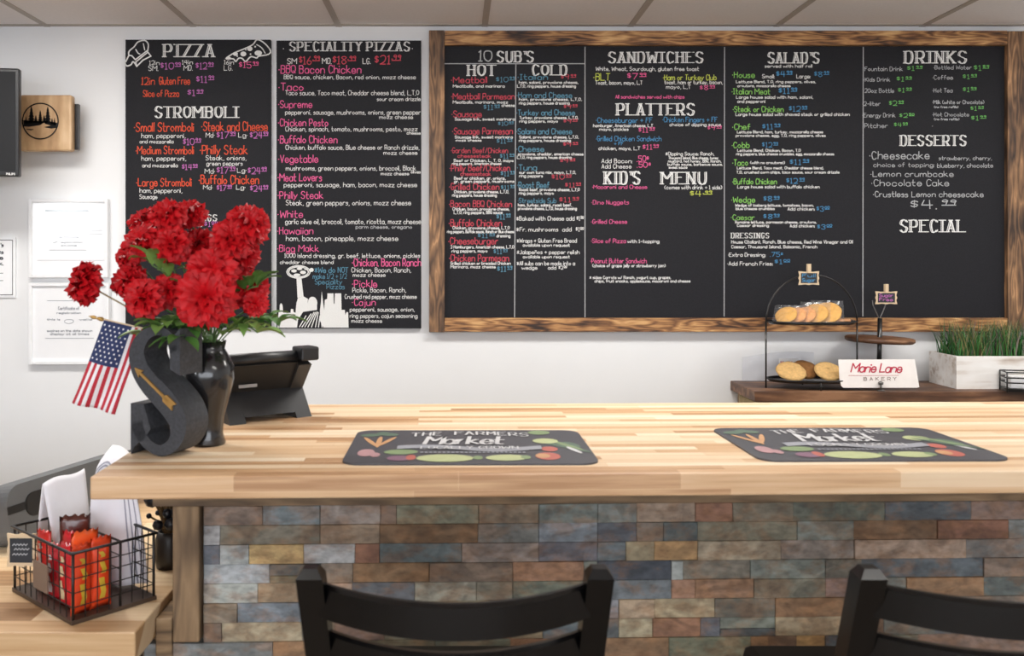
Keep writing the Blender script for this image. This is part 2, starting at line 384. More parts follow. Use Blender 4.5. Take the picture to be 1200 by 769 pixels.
b1 = board('menu_board', 'black unframed chalkboard headed PIZZA and STROMBOLI behind the red flowers', 147, 46.5, 317, 384)
b2 = board('menu_board', 'black unframed chalkboard headed SPECIALITY PIZZAS with skyline drawing', 324, 47.5, 493.5, 385)
b3 = board('menu_board', 'wide wood-framed chalkboard listing subs, sandwiches, salads and drinks', 517, 50, 1181, 376)
def wr(t, name, org, lines, heads=()):
    before = set(COL.objects); lettering(name, None, lines, org, LP, heads)
    for o in set(COL.objects) - before: adopt(o, t)
W, P_, V, O_, R_, B_, S_, G_, Y_, N_, D_ = 'W', 'P', 'V', 'O', 'R', 'B', 'S', 'G', 'Y', 'N', 'D'
C1 = (140, 40, 3.847)
wr(b1, 'pizza_prices', C1, [(135, 138, 18, 180, W, '12in'), (132, 165, 22, 175, W, 'SM.'), (187, 158, 28, 275, V, '$10^99'), (283, 136, 18, 330, W, '14in'), (290, 163, 22, 330, W, 'MD.'), (345, 158, 28, 422, V, '$12^99'),
 (472, 136, 18, 515, W, '16in'), (472, 163, 22, 510, W, 'LG.'), (540, 152, 26, 625, P_, '$15^99'), (100, 228, 32, 158, O_, '12in'), (180, 226, 32, 318, O_, 'Gluten Free'), (348, 218, 28, 425, V, '$11^99'),
 (107, 282, 28, 268, O_, 'Slice of Pizza'), (308, 278, 26, 375, V, '$1^99')], [(197, 102, 55, 428, 'PIZZA')])
wr(b1, 'stromboli_prices', C1, [(68, 438, 38, 335, O_, '\u00b7Small Stromboli'), (100, 468, 20, 298, W, 'ham, pepperoni,'), (92, 492, 15, 243, W, 'and mozzarella'), (288, 500, 28, 365, V, '$10^99'),
 (372, 435, 38, 668, O_, '\u00b7Steak and Cheese'), (390, 465, 20, 428, W, 'Md\u00b7'), (440, 470, 28, 522, V, '$17^99'), (537, 465, 20, 577, W, 'Lg\u00b7'), (590, 470, 28, 668, V, '$24^99'),
 (75, 540, 34, 335, O_, '\u00b7Medium Stromboli'), (100, 570, 20, 300, W, 'ham, pepperoni,'), (103, 600, 16, 262, W, 'and mozzarella'), (283, 612, 24, 350, V, '$14^99'),
 (365, 540, 38, 577, O_, '\u00b7Philly Steak'), (390, 568, 20, 572, W, 'Steak, onions,'), (393, 592, 18, 555, W, 'green peppers'), (385, 628, 20, 430, W, 'Md\u00b7'), (440, 628, 28, 520, V, '$17^99'), (532, 624, 20, 572, W, 'Lg\u00b7'), (580, 630, 28, 662, V, '$24^99'),
 (78, 685, 34, 325, O_, '\u00b7Large Stromboli'), (92, 715, 20, 283, W, 'ham, pepperoni,'), (92, 742, 18, 170, W, 'Sausage'), (360, 675, 38, 628, O_, '\u00b7Buffalo Chicken'), (378, 700, 18, 420, W, 'Md\u00b7'), (440, 706, 24, 505, V, '$17^99'), (527, 700, 20, 568, W, 'Lg\u00b7'), (590, 710, 26, 668, V, '$24^99')],
 [(158, 376, 48, 537, 'STROMBOLI')])
C1b = (50, 220, 4.27)
wr(b1, 'topping_prices', C1b, [(755, 195, 22, 800, W, 'MD'), (810, 195, 24, 872, V, '$1^00')], [(665, 166, 30, 873, 'TOPPINGS')])
C2 = (320, 40, 4.272)
wr(b2, 'speciality_pizza_list', C2, [(52, 86, 30, 58, W, '\u00b7'), (697, 86, 30, 703, W, '\u00b7'), (72, 148, 26, 118, W, 'SM'), (132, 150, 38, 232, R_, '$16^.99'), (247, 148, 26, 292, W, 'MD.'), (300, 150, 38, 412, R_, '$18^.99'), (450, 148, 26, 488, W, 'LG.'), (510, 150, 42, 637, R_, '$21^.99'),
 (30, 195, 38, 440, P_, '\u00b7BBQ Bacon Chicken'), (55, 225, 20, 713, W, 'BBQ sauce, chicken, Bacon, red onion, mozz cheese'), (30, 282, 36, 152, P_, '\u00b7Taco'), (63, 305, 22, 730, W, 'Taco sauce, Taco meat, Cheddar cheese blend, L,T,O'), (520, 334, 18, 738, W, 'sour cream drizzle'),
 (28, 368, 34, 195, P_, '\u00b7Supreme'), (62, 402, 22, 738, W, 'pepperoni, sausage, mushrooms, onions, green pepper'), (532, 424, 18, 700, W, 'mozz cheese'), (28, 460, 34, 275, P_, '\u00b7Chicken Pesto'), (62, 486, 22, 722, W, 'Chicken, spinach, tomato, mushrooms, pesto, mozz'), (670, 502, 14, 738, W, 'cheese'),
 (28, 545, 36, 320, P_, '\u00b7Buffalo Chicken'), (63, 578, 22, 732, W, 'Chicken, buffalo sauce, Blue cheese or Ranch drizzle,'), (553, 603, 18, 722, W, 'mozz cheese'), (28, 642, 36, 225, P_, '\u00b7Vegetable'), (65, 682, 22, 715, W, 'mushrooms, green peppers, onions, broccoli, Black'), (690, 697, 14, 738, W, 'olives'), (540, 706, 16, 680, W, 'mozz cheese'),
 (26, 735, 36, 243, P_, '\u00b7Meat Lovers'), (55, 765, 22, 720, W, 'pepperoni, sausage, ham, bacon, mozz cheese')], [(80, 84, 44, 685, 'SPECIALITY PIZZAS')])
C3 = (320, 210, 4.272)
wr(b2, 'speciality_pizza_list', C3, [(26, 97, 34, 250, P_, '\u00b7Philly Steak'), (65, 130, 24, 690, W, 'Steak, green peppers, onions, mozz cheese'), (26, 192, 34, 148, P_, '\u00b7White'), (62, 224, 24, 740, W, 'garlic olive oil, broccoli, tomato, ricotta, mozz cheese'), (415, 247, 16, 695, D_, 'parm cheese, oregano'),
 (24, 275, 34, 200, P_, '\u00b7Hawaiian'), (65, 308, 24, 625, W, 'ham, bacon, pineapple, mozz cheese'), (24, 362, 32, 228, P_, '\u00b7Bigg Makk'), (58, 393, 20, 735, W, '1000 island dressing, gr. beef, lettuce, onions, pickles'), (35, 424, 16, 302, W, 'cheddar cheese blend'),
 (398, 435, 36, 740, P_, '\u00b7Chicken. Bacon Ranch'), (393, 466, 22, 690, W, 'Chicken, Bacon, Ranch,'), (400, 488, 18, 562, W, 'mozz cheese'), (398, 540, 34, 520, P_, '\u00b7Pickle'), (398, 566, 22, 665, W, 'Pickle, Bacon, Ranch,'), (360, 598, 20, 718, W, 'Crushed red pepper, mozz cheese'), (398, 632, 32, 512, P_, '\u00b7Cajun'),
 (385, 662, 20, 708, W, 'pepperoni, sausage, onion,'), (385, 694, 20, 722, W, 'ring peppers, cajun seasoning'), (393, 718, 18, 545, W, 'mozz cheese'), (208, 468, 26, 375, S_, '*We do NOT'), (200, 498, 24, 368, S_, 'make 1/2 + 1/2'), (210, 526, 24, 345, S_, 'Speciality'), (268, 550, 24, 358, S_, 'Pizzas')])
C4 = (500, 30, 4.525); C5 = (500, 190, 3.66)
wr(b3, 'hot_sub_list', C4, [(275, 190, 55, 345, D_, '10'), (132, 303, 30, 320, R_, '\u00b7Meatball'), (370, 300, 26, 465, S_, '$10^99'), (140, 328, 14, 413, W, 'Meatballs, and marinara'), (132, 390, 30, 466, R_, '\u00b7Meatball Parmesan'), (140, 413, 14, 430, W, 'Meatballs, marinara, mozz'), (303, 447, 26, 385, S_, '$11^99'), (398, 430, 15, 466, W, 'cheese'),
 (135, 485, 32, 290, R_, '\u00b7Sausage'), (150, 503, 14, 466, W, 'Sausage link, sweet marinara'), (380, 530, 20, 458, S_, '$10^99'), (138, 575, 32, 455, R_, '\u00b7Sausage Parmesan'), (150, 598, 14, 455, W, 'Sausage link, sweet marinara'), (155, 614, 12, 290, W, 'mozz cheese'), (372, 625, 24, 452, S_, '$11^99'),
 (130, 675, 26, 430, R_, '\u00b7Garden Beef/Chicken'), (165, 700, 18, 340, R_, 'cheesesteak'), (390, 705, 24, 462, S_, '$11^99'), (145, 723, 14, 460, W, 'Beef or Chicken, L, T, O, mayo'), (135, 738, 12, 395, W, 'ring peppers, American cheese')],
 [(370, 193, 55, 567, "SUB'S"), (215, 265, 55, 365, 'HOT'), (557, 262, 52, 745, 'COLD')])
wr(b3, 'hot_sub_list', C5, [(100, 38, 26, 357, R_, '\u00b7Philly Beef/Chicken'), (145, 58, 16, 275, R_, 'cheesesteak'), (318, 60, 20, 376, S_, '$11^99'), (118, 75, 12, 338, W, 'Beef or chicken, gr. onions,'), (118, 88, 12, 374, W, 'gr. green peppers, mushrooms'), (98, 118, 26, 310, R_, '\u00b7Grilled Chicken'), (320, 118, 18, 376, S_, '$11^99'),
 (118, 133, 12, 352, W, 'Chicken, provolone cheese, L,T,O,'), (110, 148, 12, 300, W, 'ring peppers, house dressing'), (97, 192, 26, 365, R_, '\u00b7Bacon BBQ Chicken'), (112, 207, 12, 355, W, 'Chicken, bacon, provolone cheese,'), (117, 222, 12, 325, W, 'L,T,O, ring peppers, BBQ sauce'), (300, 245, 22, 358, S_, '$11^99'),
 (97, 275, 28, 322, R_, '\u00b7Buffalo Chicken'), (112, 288, 12, 355, W, 'Chicken, provolone cheese, L,T,O'), (88, 304, 12, 374, W, 'ring peppers, Buffalo sauce, Ranch or Blue cheese'), (220, 325, 18, 290, S_, '$11^99'), (300, 322, 12, 358, W, 'dressing'), (95, 352, 28, 305, R_, '\u00b7Cheeseburger'), (103, 370, 12, 374, W, '2 Hamburgers, American cheese, L,T,O'),
 (108, 387, 12, 260, W, 'ring peppers, mayo'), (288, 394, 20, 345, S_, '$11^99'), (97, 425, 28, 352, R_, '\u00b7Chicken Parmesan'), (103, 440, 12, 360, W, 'Grilled chicken or breaded Chicken'), (103, 455, 12, 295, W, 'Marinara, mozz cheese'), (303, 470, 22, 365, S_, '$11^99')])
wr(b3, 'cold_sub_list', C4, [(485, 287, 28, 640, S_, '\u00b7Italian'), (712, 285, 24, 790, R_, '$9^99'), (490, 308, 14, 803, W, 'ham, salami, provolone cheese,'), (480, 328, 14, 790, W, 'L,T,O, ring peppers, house dressing'), (480, 383, 28, 770, S_, '\u00b7Ham and Cheese'), (490, 398, 14, 822, W, 'ham, provolone cheese, L,T,O,'), (490, 418, 14, 757, W, 'ring peppers, house dressing'),
 (727, 440, 20, 797, R_, '$9^99'), (478, 475, 28, 785, S_, '\u00b7Turkey and Cheese'), (492, 495, 14, 803, W, 'Turkey, provolone cheese, L,T,O,'), (492, 514, 14, 695, W, 'ring peppers, mayo'), (727, 517, 20, 797, R_, '$9^99'), (478, 575, 28, 770, S_, '\u00b7Salami and Cheese'), (492, 598, 14, 805, W, 'Salami, provolone cheese, L,T,O,'), (490, 616, 14, 763, W, 'ring peppers, house dressing'),
 (725, 640, 20, 800, R_, '$9^99'), (478, 668, 28, 622, S_, '\u00b7Cheese'), (485, 688, 14, 830, W, 'provolone, cheddar, american cheese'), (480, 706, 14, 768, W, 'L,T,O, ring peppers, house dressing'), (708, 727, 20, 785, R_, '$9^99')])
wr(b3, 'cold_sub_list', C5, [(388, 35, 24, 472, S_, '\u00b7Tuna'), (397, 50, 12, 640, W, 'our own tuna mix, mayo, L,T,O,'), (397, 65, 12, 497, W, 'ring peppers'), (537, 74, 20, 618, R_, '$10^99'), (390, 110, 24, 525, S_, '\u00b7Roast Beef'), (595, 108, 18, 660, R_, '$11^99'), (397, 124, 12, 655, W, 'Roast beef, provolone cheese, L,T,O'), (395, 139, 12, 545, W, 'ring peppers, mayo'),
 (392, 175, 20, 555, S_, '\u00b7Streetside Sub'), (570, 172, 20, 650, R_, '$11^99'), (392, 190, 12, 622, W, 'ham, turkey, salami, roast beef,'), (392, 205, 12, 643, W, 'provolone cheese, L,T,O, house dressing'), (385, 250, 17, 672, W, '*Baked with Cheese add $1^50'), (385, 297, 17, 672, W, '*Fr. mushrooms  add  $1^00'), (387, 345, 16, 643, W, '*Wraps + Gluten Free Bread'),
 (413, 362, 12, 613, W, 'available upon request'), (387, 394, 16, 655, W, '*Jalape\u00f1os + pepper relish'), (413, 412, 12, 613, W, 'available upon request'), (387, 442, 16, 635, W, '*All subs can be made into a'), (408, 460, 14, 600, W, 'wedge      add $2^00')])
C6 = (680, 40, 4.272); C7 = (680, 190, 3.845)
wr(b3, 'sandwich_and_platter_list', C6, [(78, 183, 18, 593, W, 'White, Wheat, Sourdough, gluten free toast'), (68, 232, 34, 147, Y_, '\u00b7BLT'), (237, 225, 28, 328, P_, '$7^99'), (77, 252, 18, 310, W, 'Toast, bacon, mayo, L,T'), (415, 230, 26, 680, Y_, '\u00b7Ham or Turkey Club'), (422, 250, 18, 712, W, 'toast, ham or turkey, bacon,'), (430, 273, 18, 552, W, 'mayo, L,T'),
 (600, 280, 22, 672, P_, '$8^99'), (177, 322, 16, 520, P_, 'All sandwiches served with chips'), (80, 443, 24, 360, B_, '\u00b7Cheeseburger + FF'), (65, 465, 14, 362, W, 'hamburger, American cheese, L,T'), (95, 483, 14, 240, W, 'mayo, pickles'), (292, 492, 24, 370, P_, '$11^99'), (413, 440, 24, 685, B_, '\u00b7Chicken Fingers + FF'), (447, 460, 14, 703, W, 'choice of dipping sauce'),
 (637, 480, 20, 705, P_, '$9^99'), (80, 535, 24, 405, B_, '\u00b7Grilled Chicken Sandwich'), (170, 556, 16, 215, B_, '+ FF'), (92, 580, 16, 298, W, 'chicken, mayo, L,T'), (312, 578, 24, 390, P_, '$11^99'), (107, 645, 20, 260, W, 'Add Bacon:'), (285, 638, 28, 340, P_, '.50^c'), (107, 672, 20, 255, W, 'Add Cheese'), (285, 667, 26, 350, P_, '.50^c'),
 (427, 607, 16, 670, W, '*Dipping Sauce: Ranch,'), (442, 626, 12, 690, W, 'Thousand Island, Blue cheese, honey'), (440, 642, 12, 705, W, 'mustard, hot honey, BBQ, Ranch,'), (437, 658, 12, 712, W, 'buffalo sauce, barbecue sauce,'), (443, 673, 12, 535, W, 'sweet sauce')],
 [(138, 143, 52, 615, 'SANDWICHES'), (180, 405, 56, 572, 'PLATTERS'), (118, 750, 60, 300, "KID'S"), (402, 750, 58, 632, 'MENU')])
wr(b3, 'kids_menu_list', C7, [(55, 120, 16, 300, P_, '\u00b7Macaroni and Cheese'), (380, 122, 16, 637, W, '(comes with drink + 1 side)'), (495, 155, 24, 592, Y_, '$4^.99'), (52, 190, 18, 218, P_, '\u00b7Dino Nuggets'), (50, 277, 18, 210, P_, '\u00b7Grilled Cheese'), (50, 364, 18, 205, P_, '\u00b7Slice of Pizza'), (213, 364, 14, 355, W, 'with 1-topping'),
 (47, 455, 20, 298, P_, '\u00b7Peanut Butter Sandwich'), (55, 473, 13, 383, W, '(choice of grape jelly or strawberry jam)'), (42, 526, 12, 408, W, '* sides: Carrots w/ Ranch, yogurt cup, grapes,'), (65, 542, 12, 495, W, 'chips, fruit snacks, applesauce, macaroni and cheese')])
C8 = (845, 40, 4.806); C9 = (845, 180, 4.806)
wr(b3, 'salad_list', C8, [(247, 188, 16, 512, W, 'served with half roll'), (65, 245, 32, 188, G_, '\u00b7House'), (232, 248, 20, 300, W, 'Small:'), (312, 240, 30, 398, B_, '$4^99'), (425, 248, 20, 502, W, 'Large:'), (525, 240, 28, 605, B_, '$8^99'), (85, 275, 14, 533, W, 'Lettuce Blend, T,O, ring peppers, olives,'), (92, 298, 14, 390, W, 'croutons, mozzarella cheese'),
 (62, 338, 30, 275, G_, '\u00b7Italian Meat'), (325, 335, 30, 425, B_, '$11^99'), (85, 363, 16, 517, W, 'Large house salad with ham, salami,'), (92, 387, 16, 248, W, 'and pepperoni'), (68, 438, 30, 350, G_, '\u00b7Steak or Chicken'), (382, 435, 28, 482, B_, '$12^99'), (82, 460, 16, 722, W, 'Large house salad with shaved steak or grilled chicken'),
 (65, 537, 30, 162, G_, '\u00b7Chef'), (233, 535, 28, 330, B_, '$11^99'), (90, 558, 14, 573, W, 'Lettuce Blend, ham, turkey, mozzarella cheese'), (83, 578, 14, 587, W, 'provolone cheese, egg, T,O, ring peppers, olives'), (62, 640, 30, 158, G_, '\u00b7Cobb'), (232, 637, 26, 318, B_, '$12^99'), (92, 662, 14, 447, W, 'Lettuce Blend, Chicken, Bacon, T,O'),
 (85, 682, 14, 635, W, 'ring peppers, blue cheese crumbles, egg, mozzarella cheese')], [(260, 163, 58, 553, "SALAD'S")])
wr(b3, 'salad_list', C9, [(65, 67, 32, 150, G_, '\u00b7Taco'), (165, 58, 14, 358, W, '(with no croutons!)'), (388, 62, 28, 492, B_, '$11^99'), (90, 88, 14, 577, W, 'Lettuce Blend, Taco meat, Cheddar cheese blend,'), (87, 112, 14, 665, W, 'T,O, crushed corn chips, taco sauce, sour cream drizzle'), (65, 172, 30, 312, G_, '\u00b7Buffalo Chicken'), (368, 168, 28, 467, B_, '$12^99'),
 (92, 195, 16, 553, W, 'Large house salad with buffalo chicken'), (60, 275, 30, 190, G_, '\u00b7Wedge'), (240, 270, 28, 325, B_, '$8^99'), (80, 298, 14, 520, W, 'Wedge of iceberg lettuce, tomatoes, bacon,'), (83, 317, 14, 300, W, 'blue cheese crumbles'), (375, 320, 16, 527, W, 'Add chicken:'), (538, 325, 26, 608, B_, '$3^00'), (57, 373, 28, 187, G_, '\u00b7Caesar'),
 (240, 368, 26, 325, B_, '$8^99'), (80, 393, 14, 537, W, 'Romaine lettuce, parmesan cheese, croutons,'), (90, 412, 14, 268, W, 'Caesar dressing'), (388, 415, 16, 527, W, 'Add chicken:'), (542, 425, 24, 622, B_, '$3^00'), (58, 506, 17, 740, W, 'House (Italian), Ranch, Blue cheese, Red Wine Vinegar and Oil'), (58, 533, 16, 540, W, 'Caesar, Thousand Island, Balsamic, French'),
 (40, 580, 20, 250, W, '\u00b7Extra Dressing:'), (277, 580, 24, 345, B_, '.75^c'), (37, 630, 20, 290, W, '\u00b7Add French Fries:'), (303, 622, 24, 385, B_, '$1^00')], [(55, 476, 28, 270, 'DRESSINGS')])
C10 = (1000, 40, 4.806); C11 = (1000, 150, 4.272)
wr(b3, 'drink_list', C10, [(57, 207, 22, 277, D_, '\u00b7Fountain Drink'), (303, 205, 24, 385, N_, '$1^99'), (60, 266, 20, 205, D_, '\u00b7Kids Drink'), (245, 265, 24, 325, N_, '$1^99'), (57, 330, 22, 228, D_, '\u00b720oz Bottle'), (252, 328, 24, 325, N_, '$1^99'), (52, 403, 22, 152, D_, '\u00b72-liter'), (202, 403, 26, 280, N_, '$2^99'), (52, 468, 22, 235, D_, '\u00b7Energy Drink'), (260, 470, 22, 340, N_, '$2^50'),
 (55, 528, 24, 192, D_, '\u00b7Pitcher'), (230, 522, 22, 303, N_, '$4^99'), (452, 198, 20, 665, D_, '\u00b7Bottled Water'), (680, 205, 28, 760, N_, '$1^89'), (447, 255, 22, 560, D_, '\u00b7Coffee'), (617, 252, 24, 692, N_, '$1^99'), (447, 328, 22, 557, D_, '\u00b7Hot Tea'), (617, 325, 24, 690, N_, '$1^99'), (447, 393, 20, 735, D_, '\u00b7Milk (white or Chocolate)'), (455, 416, 11, 590, D_, '(no free refills)'),
 (660, 430, 22, 730, N_, '$1^99'), (447, 463, 20, 650, D_, '\u00b7Hot Chocolate'), (455, 485, 12, 595, D_, '(no free refills)'), (665, 485, 24, 745, N_, '$1^99'), (447, 527, 20, 452, D_, '\u00b7')], [(285, 163, 65, 638, 'DRINKS')])
wr(b3, 'dessert_list', C11, [(82, 155, 36, 380, D_, '\u00b7Cheesecake'), (428, 160, 18, 692, D_, 'strawberry, cherry,'), (100, 195, 20, 405, D_, 'choice of topping:'), (420, 198, 20, 698, D_, 'blueberry, chocolate'), (88, 243, 26, 500, D_, '\u00b7Lemon crumbcake'), (92, 290, 30, 478, D_, '\u00b7Chocolate Cake'), (100, 345, 26, 650, D_, '\u00b7Crustless Lemon cheesecake'), (288, 405, 42, 508, D_, '$4.^99')],
 [(233, 88, 50, 565, 'DESSERTS'), (230, 520, 58, 558, 'SPECIAL')])
# ruled column lines
for a, b in (((521, 74.7), (685, 74.7)), ((604.5, 74.7), (603, 372)), ((685.5, 55), (685.5, 372)), ((849, 55), (848.5, 371)), ((1011.5, 55), (1011, 371))):
    ln = MB(); seg(ln, a, b, 1.1, LP, 0); adopt(ln.obj('ruled_line', plain('chalk_line', (166, 168, 170), .9, var=.12, scale=300), fix=False), b3)
# drawings on the two narrow boards
def draw(mb, pts, org, w, closed=False, sm=True):
    ox, oy, s = org; T = [(ox + x / s, oy + y / s) for x, y in pts]
    if closed: T.append(T[0])
    if sm: T = _smooth(T, 4)
    for a, b in zip(T, T[1:]): seg(mb, a, b, w, LP)
def fill(mb, pts, org):
    ox, oy, s = org; mb.face(stagger([LP(ox + x / s, oy + y / s) for x, y in pts]))
def disc(cx, cy, rx, ry, n=14): return [(cx + rx * math.cos(2 * math.pi * k / n), cy + ry * math.sin(2 * math.pi * k / n)) for k in range(n)]
Z1 = (140, 30, 9.61); Z2 = (240, 30, 9.61); Z3 = (320, 300, 8.54)
d = MB()
draw(d, [(105, 340), (110, 290), (165, 240), (210, 185), (285, 168), (325, 210), (320, 280)], Z1, 1.5)
draw(d, [(185, 270), (210, 310), (230, 320)], Z1, 1.3); draw(d, [(270, 205), (285, 275)], Z1, 1.2)
draw(d, [(105, 340), (75, 400), (62, 420), (85, 455), (130, 440), (150, 410), (170, 420), (195, 460)], Z1, 1.6)
draw(d, [(110, 335), (140, 340), (180, 385), (310, 285), (355, 345), (265, 390), (195, 460), (185, 410), (320, 300)], Z1, 1.5, sm=False)
adopt(d.obj('chef_hat_drawing', CM[0], fix=False), b1)
d = MB()
draw(d, [(240, 372), (330, 310), (450, 260), (540, 215), (580, 165), (620, 165), (690, 215), (740, 285), (715, 325), (610, 345), (585, 365), (530, 350), (500, 365), (460, 405), (420, 370), (380, 370), (350, 405), (320, 375)], Z2, 1.5, True)
draw(d, [(585, 215), (640, 250), (680, 310)], Z2, 1.2)
for c in ((345, 320, 28, 22), (435, 320, 33, 28), (508, 262, 30, 26), (603, 310, 42, 30), (268, 362, 25, 10), (568, 238, 10, 10), (515, 322, 9, 9), (463, 272, 8, 8), (366, 345, 9, 8)): fill(d, disc(*c), Z2)
adopt(d.obj('pizza_slice_drawing', CM[0], fix=False), b1)
d = MB()   # plain skyline with a robed figure lifting a pizza
for q in ([(45, 718), (55, 565), (65, 560), (68, 490), (80, 472), (95, 490), (102, 568), (160, 568), (175, 570), (180, 532), (202, 532), (205, 560), (225, 570), (225, 718)],
          [(505, 718), (470, 650), (470, 540), (480, 460), (488, 352), (500, 460), (512, 545), (518, 440), (542, 430), (545, 375), (605, 375), (608, 480), (615, 480), (620, 375), (682, 375), (686, 540), (718, 540), (722, 590), (738, 560), (752, 565), (756, 718), (520, 718)]):
    fill(d, q, Z3)
fill(d, [(245, 420), (305, 405), (285, 225), (235, 225)], Z3)
fill(d, [(225, 570), (235, 470), (250, 420), (305, 405), (350, 430), (345, 470), (440, 470), (440, 540), (300, 560), (250, 640), (240, 718), (225, 718)], Z3)
fill(d, disc(395, 470, 48, 62), Z3)
for x0, y0, x1, y1 in ((265, 710, 330, 600), (290, 712, 380, 580), (318, 712, 410, 565), (350, 712, 425, 565), (385, 712, 440, 560), (425, 712, 452, 565), (455, 712, 470, 600), (490, 712, 480, 610)):
    draw(d, [(x0, y0), (x1, y1)], Z3, 1.1, sm=False)
for rx, ry in ((115, 62), (98, 50)): draw(d, disc(255, 160, rx, ry, 16), Z3, 1.3, True)
for c in ((210, 150, 28, 16), (265, 128, 28, 14), (300, 165, 30, 18), (240, 190, 34, 14), (385, 140, 22, 20), (330, 130, 18, 12)): fill(d, disc(*c), Z3)
adopt(d.obj('skyline_drawing', CM[0], fix=False), b2)
# burnt pine frame of the wide board
BURN = [(0, (42, 26, 16)), (.2, (84, 54, 32)), (.42, (134, 92, 56)), (.68, (182, 134, 84)), (1, (220, 178, 122))]
BURNV = [(0, (36, 26, 20)), (.3, (80, 58, 42)), (.6, (118, 88, 62)), (.85, (150, 112, 78)), (1, (192, 146, 104))]
fx = plank_wood('burnt_pine_along', BURN, 'X', 1.7, .55, 14); fz = plank_wood('burnt_pine_up', BURNV, 'Z', 1.6, .6, 11)
FP = PB(WALLY - .05)
def plank(x0, y0, x1, y1, m, th=.045):
    a, b = LP(x0, y0), LP(x1, y1)
    o = MB().box((a.x, WALLY - th, b.z), (b.x, WALLY - .001, a.z), bevel=.002).obj('frame_plank', m); adopt(o, b3)
plank(503, 37, 521, 389, fz); plank(1177, 38, 1197, 389, fz, .046); plank(521.2, 37.5, 1176.8, 54, fx); plank(521.2, 372.5, 1176.8, 388.5, fx)

# ------------------------------------------------------------------ left end of the back wall
BLK = plain('black_plastic', (24, 24, 26), .35, var=.1, scale=200); BLKM = plain('black_metal', (16, 16, 17), .3, metal=.0, var=.1, scale=80, coat=.3)
D = 3.42; a = at(-150, 80, D); b = at(22, 207, D)
tv = thing('television', 'black flat screen jutting in at the upper left corner of the wall', 'television', (b.x, D, b.z), R(8))
w = b.x - a.x; h = a.z - b.z
MB().box((-w, 0, 0), (0, .035, h), bevel=.006).obj('bezel', BLK, tv)
MB().box((-w + .015, -.0015, .02), (-.012, .001, h - .014)).obj('screen', plain('dark_screen', (22, 23, 26), .6, var=.2, scale=300, spec=.3), tv)
m_ = MB(); hand(m_, lambda x, y: Vector((x, -.0006, y)), -.045, .006, .007, -.014, 'PHILIPS', .0014, 1); m_.obj('logo', CM[0], tv, fix=False)
MB().box((-w * .6, .035, h * .35), (-w * .4, .09, h * .65), bevel=.004).box((-w * .53, .09, h * .45), (-w * .47, .30, h * .55)).obj('wall_bracket', BLKM, tv)
# wooden emblem sign
D = 3.62; a = at(23, 111, D); b = at(83.5, 177, D)
sg = thing('wooden_sign', 'square wooden sign with black pine trees and lake emblem', 'sign', ((a.x + b.x) / 2, D, b.z))
w = b.x - a.x; h = a.z - b.z
OAK = [(0, (146, 112, 78)), (.35, (184, 148, 108)), (.65, (206, 172, 132)), (1, (226, 198, 160))]
signw = butcher('sign_wood', OAK, .055, .4, .5); signw2 = plank_wood('sign_wood_up', OAK, 'Z', .7, .5, 5)
MB().box((-w / 2, 0, 0), (w / 2, .04, h), bevel=.008).obj('board', signw2, sg)
e = MB(); cx, cz, r0 = -.02, h * .53, w * .345
E = lambda x, y: Vector((cx + x * r0, -.002, cz + y * r0))
for k in range(40):
    t0, t1 = 2 * math.pi * k / 40, 2 * math.pi * (k + 1) / 40
    seg(e, (math.cos(t0), math.sin(t0)), (math.cos(t1), math.sin(t1)), .07, E, .3)
def pine(x, y0, hh, ww):
    n = 5
    for k in range(n):
        t = k / n; yy = y0 + hh * t; hw = ww * (1 - t * .85)
        e.face([E(x - hw, yy), E(x + hw, yy), E(x + hw * .2, yy + hh / n * 1.35), E(x - hw * .2, yy + hh / n * 1.35)])
for q in ((-.5, -.1, .85, .24), (0, -.1, .65, .17), (.42, -.1, .85, .22), (-.8, -.15, .4, .1), (-.25, -.1, .4, .14), (.22, -.1, .4, .14), (.8, -.25, .4, .1), (.66, -.2, .35, .1)): pine(*q)
e.face([E(-.93, -.3), E(-.6, -.32), E(0, -.22), E(.15, -.12), E(.2, .0), E(-.95, .05)])
e.face([E(.2, -.34), E(.62, -.42), E(.9, -.38), E(.95, -.1), E(.3, .02), E(.25, -.15), E(.6, -.25)])
e.face([E(-.86, -.47), E(-.5, -.52), E(-.35, -.46), E(-.7, -.44)])
e.obj('emblem', BLKM, sg, fix=False)
MB().box((w / 2 + .0, .03, h * .04), (w / 2 + .016, .05, h * .86), bevel=.002).box((-w * .3, .04, h * .3), (w * .3, WALLY - D, h * .6)).obj('bracket', BLKM, sg)
# framed certificates and the notice
FRM = plain('white_frame', (240, 241, 243), .45); PAP = plain('paper', (246, 247, 249), .8, var=.02); INK = plain('grey_ink', (150, 154, 162), .9); GLS = clear('picture_glass', gloss=.01, rough=.13)
def picture(x0, y0, x1, y1, label, rows):
    D = WALLY - .03; a = at(x0, y0, D); b = at(x1, y1, D); w = b.x - a.x; h = a.z - b.z
    t = thing('framed_certificate', label, 'picture', (a.x, D, b.z))
    f = MB(); k = .014
    for p, q in (((0, 0), (k, h)), ((w - k, 0), (w, h)), ((k, 0), (w - k, k)), ((k, h - k), (w - k, h))): f.box((p[0], 0, p[1]), (q[0], .028, q[1]), bevel=.002)
    f.obj('frame', FRM, t)
    pp = MB().box((k, .012, k), (w - k, .02, h - k)).obj('paper', PAP, t)
    m = MB(); P = lambda x, y: Vector((x * w, .0105, y * h))
    for (x, y, c, xx, s) in rows:
        if s == '-': seg(m, (x, y), (xx, y), c, P, 0)
        else:
            st, wd = layout(s); strokes(m, st, P, x, y, (xx - x) / wd, c / 7, .006, 1, 0, 2)
    m.obj('print', INK, t, fix=False)
    gq = MB(); gq.face([Vector(q) for q in ((k, .006, k), (w - k, .006, k), (w - k, .006, h - k), (k, .006, h - k))]); gq.obj('glass', GLS, t, fix=False)
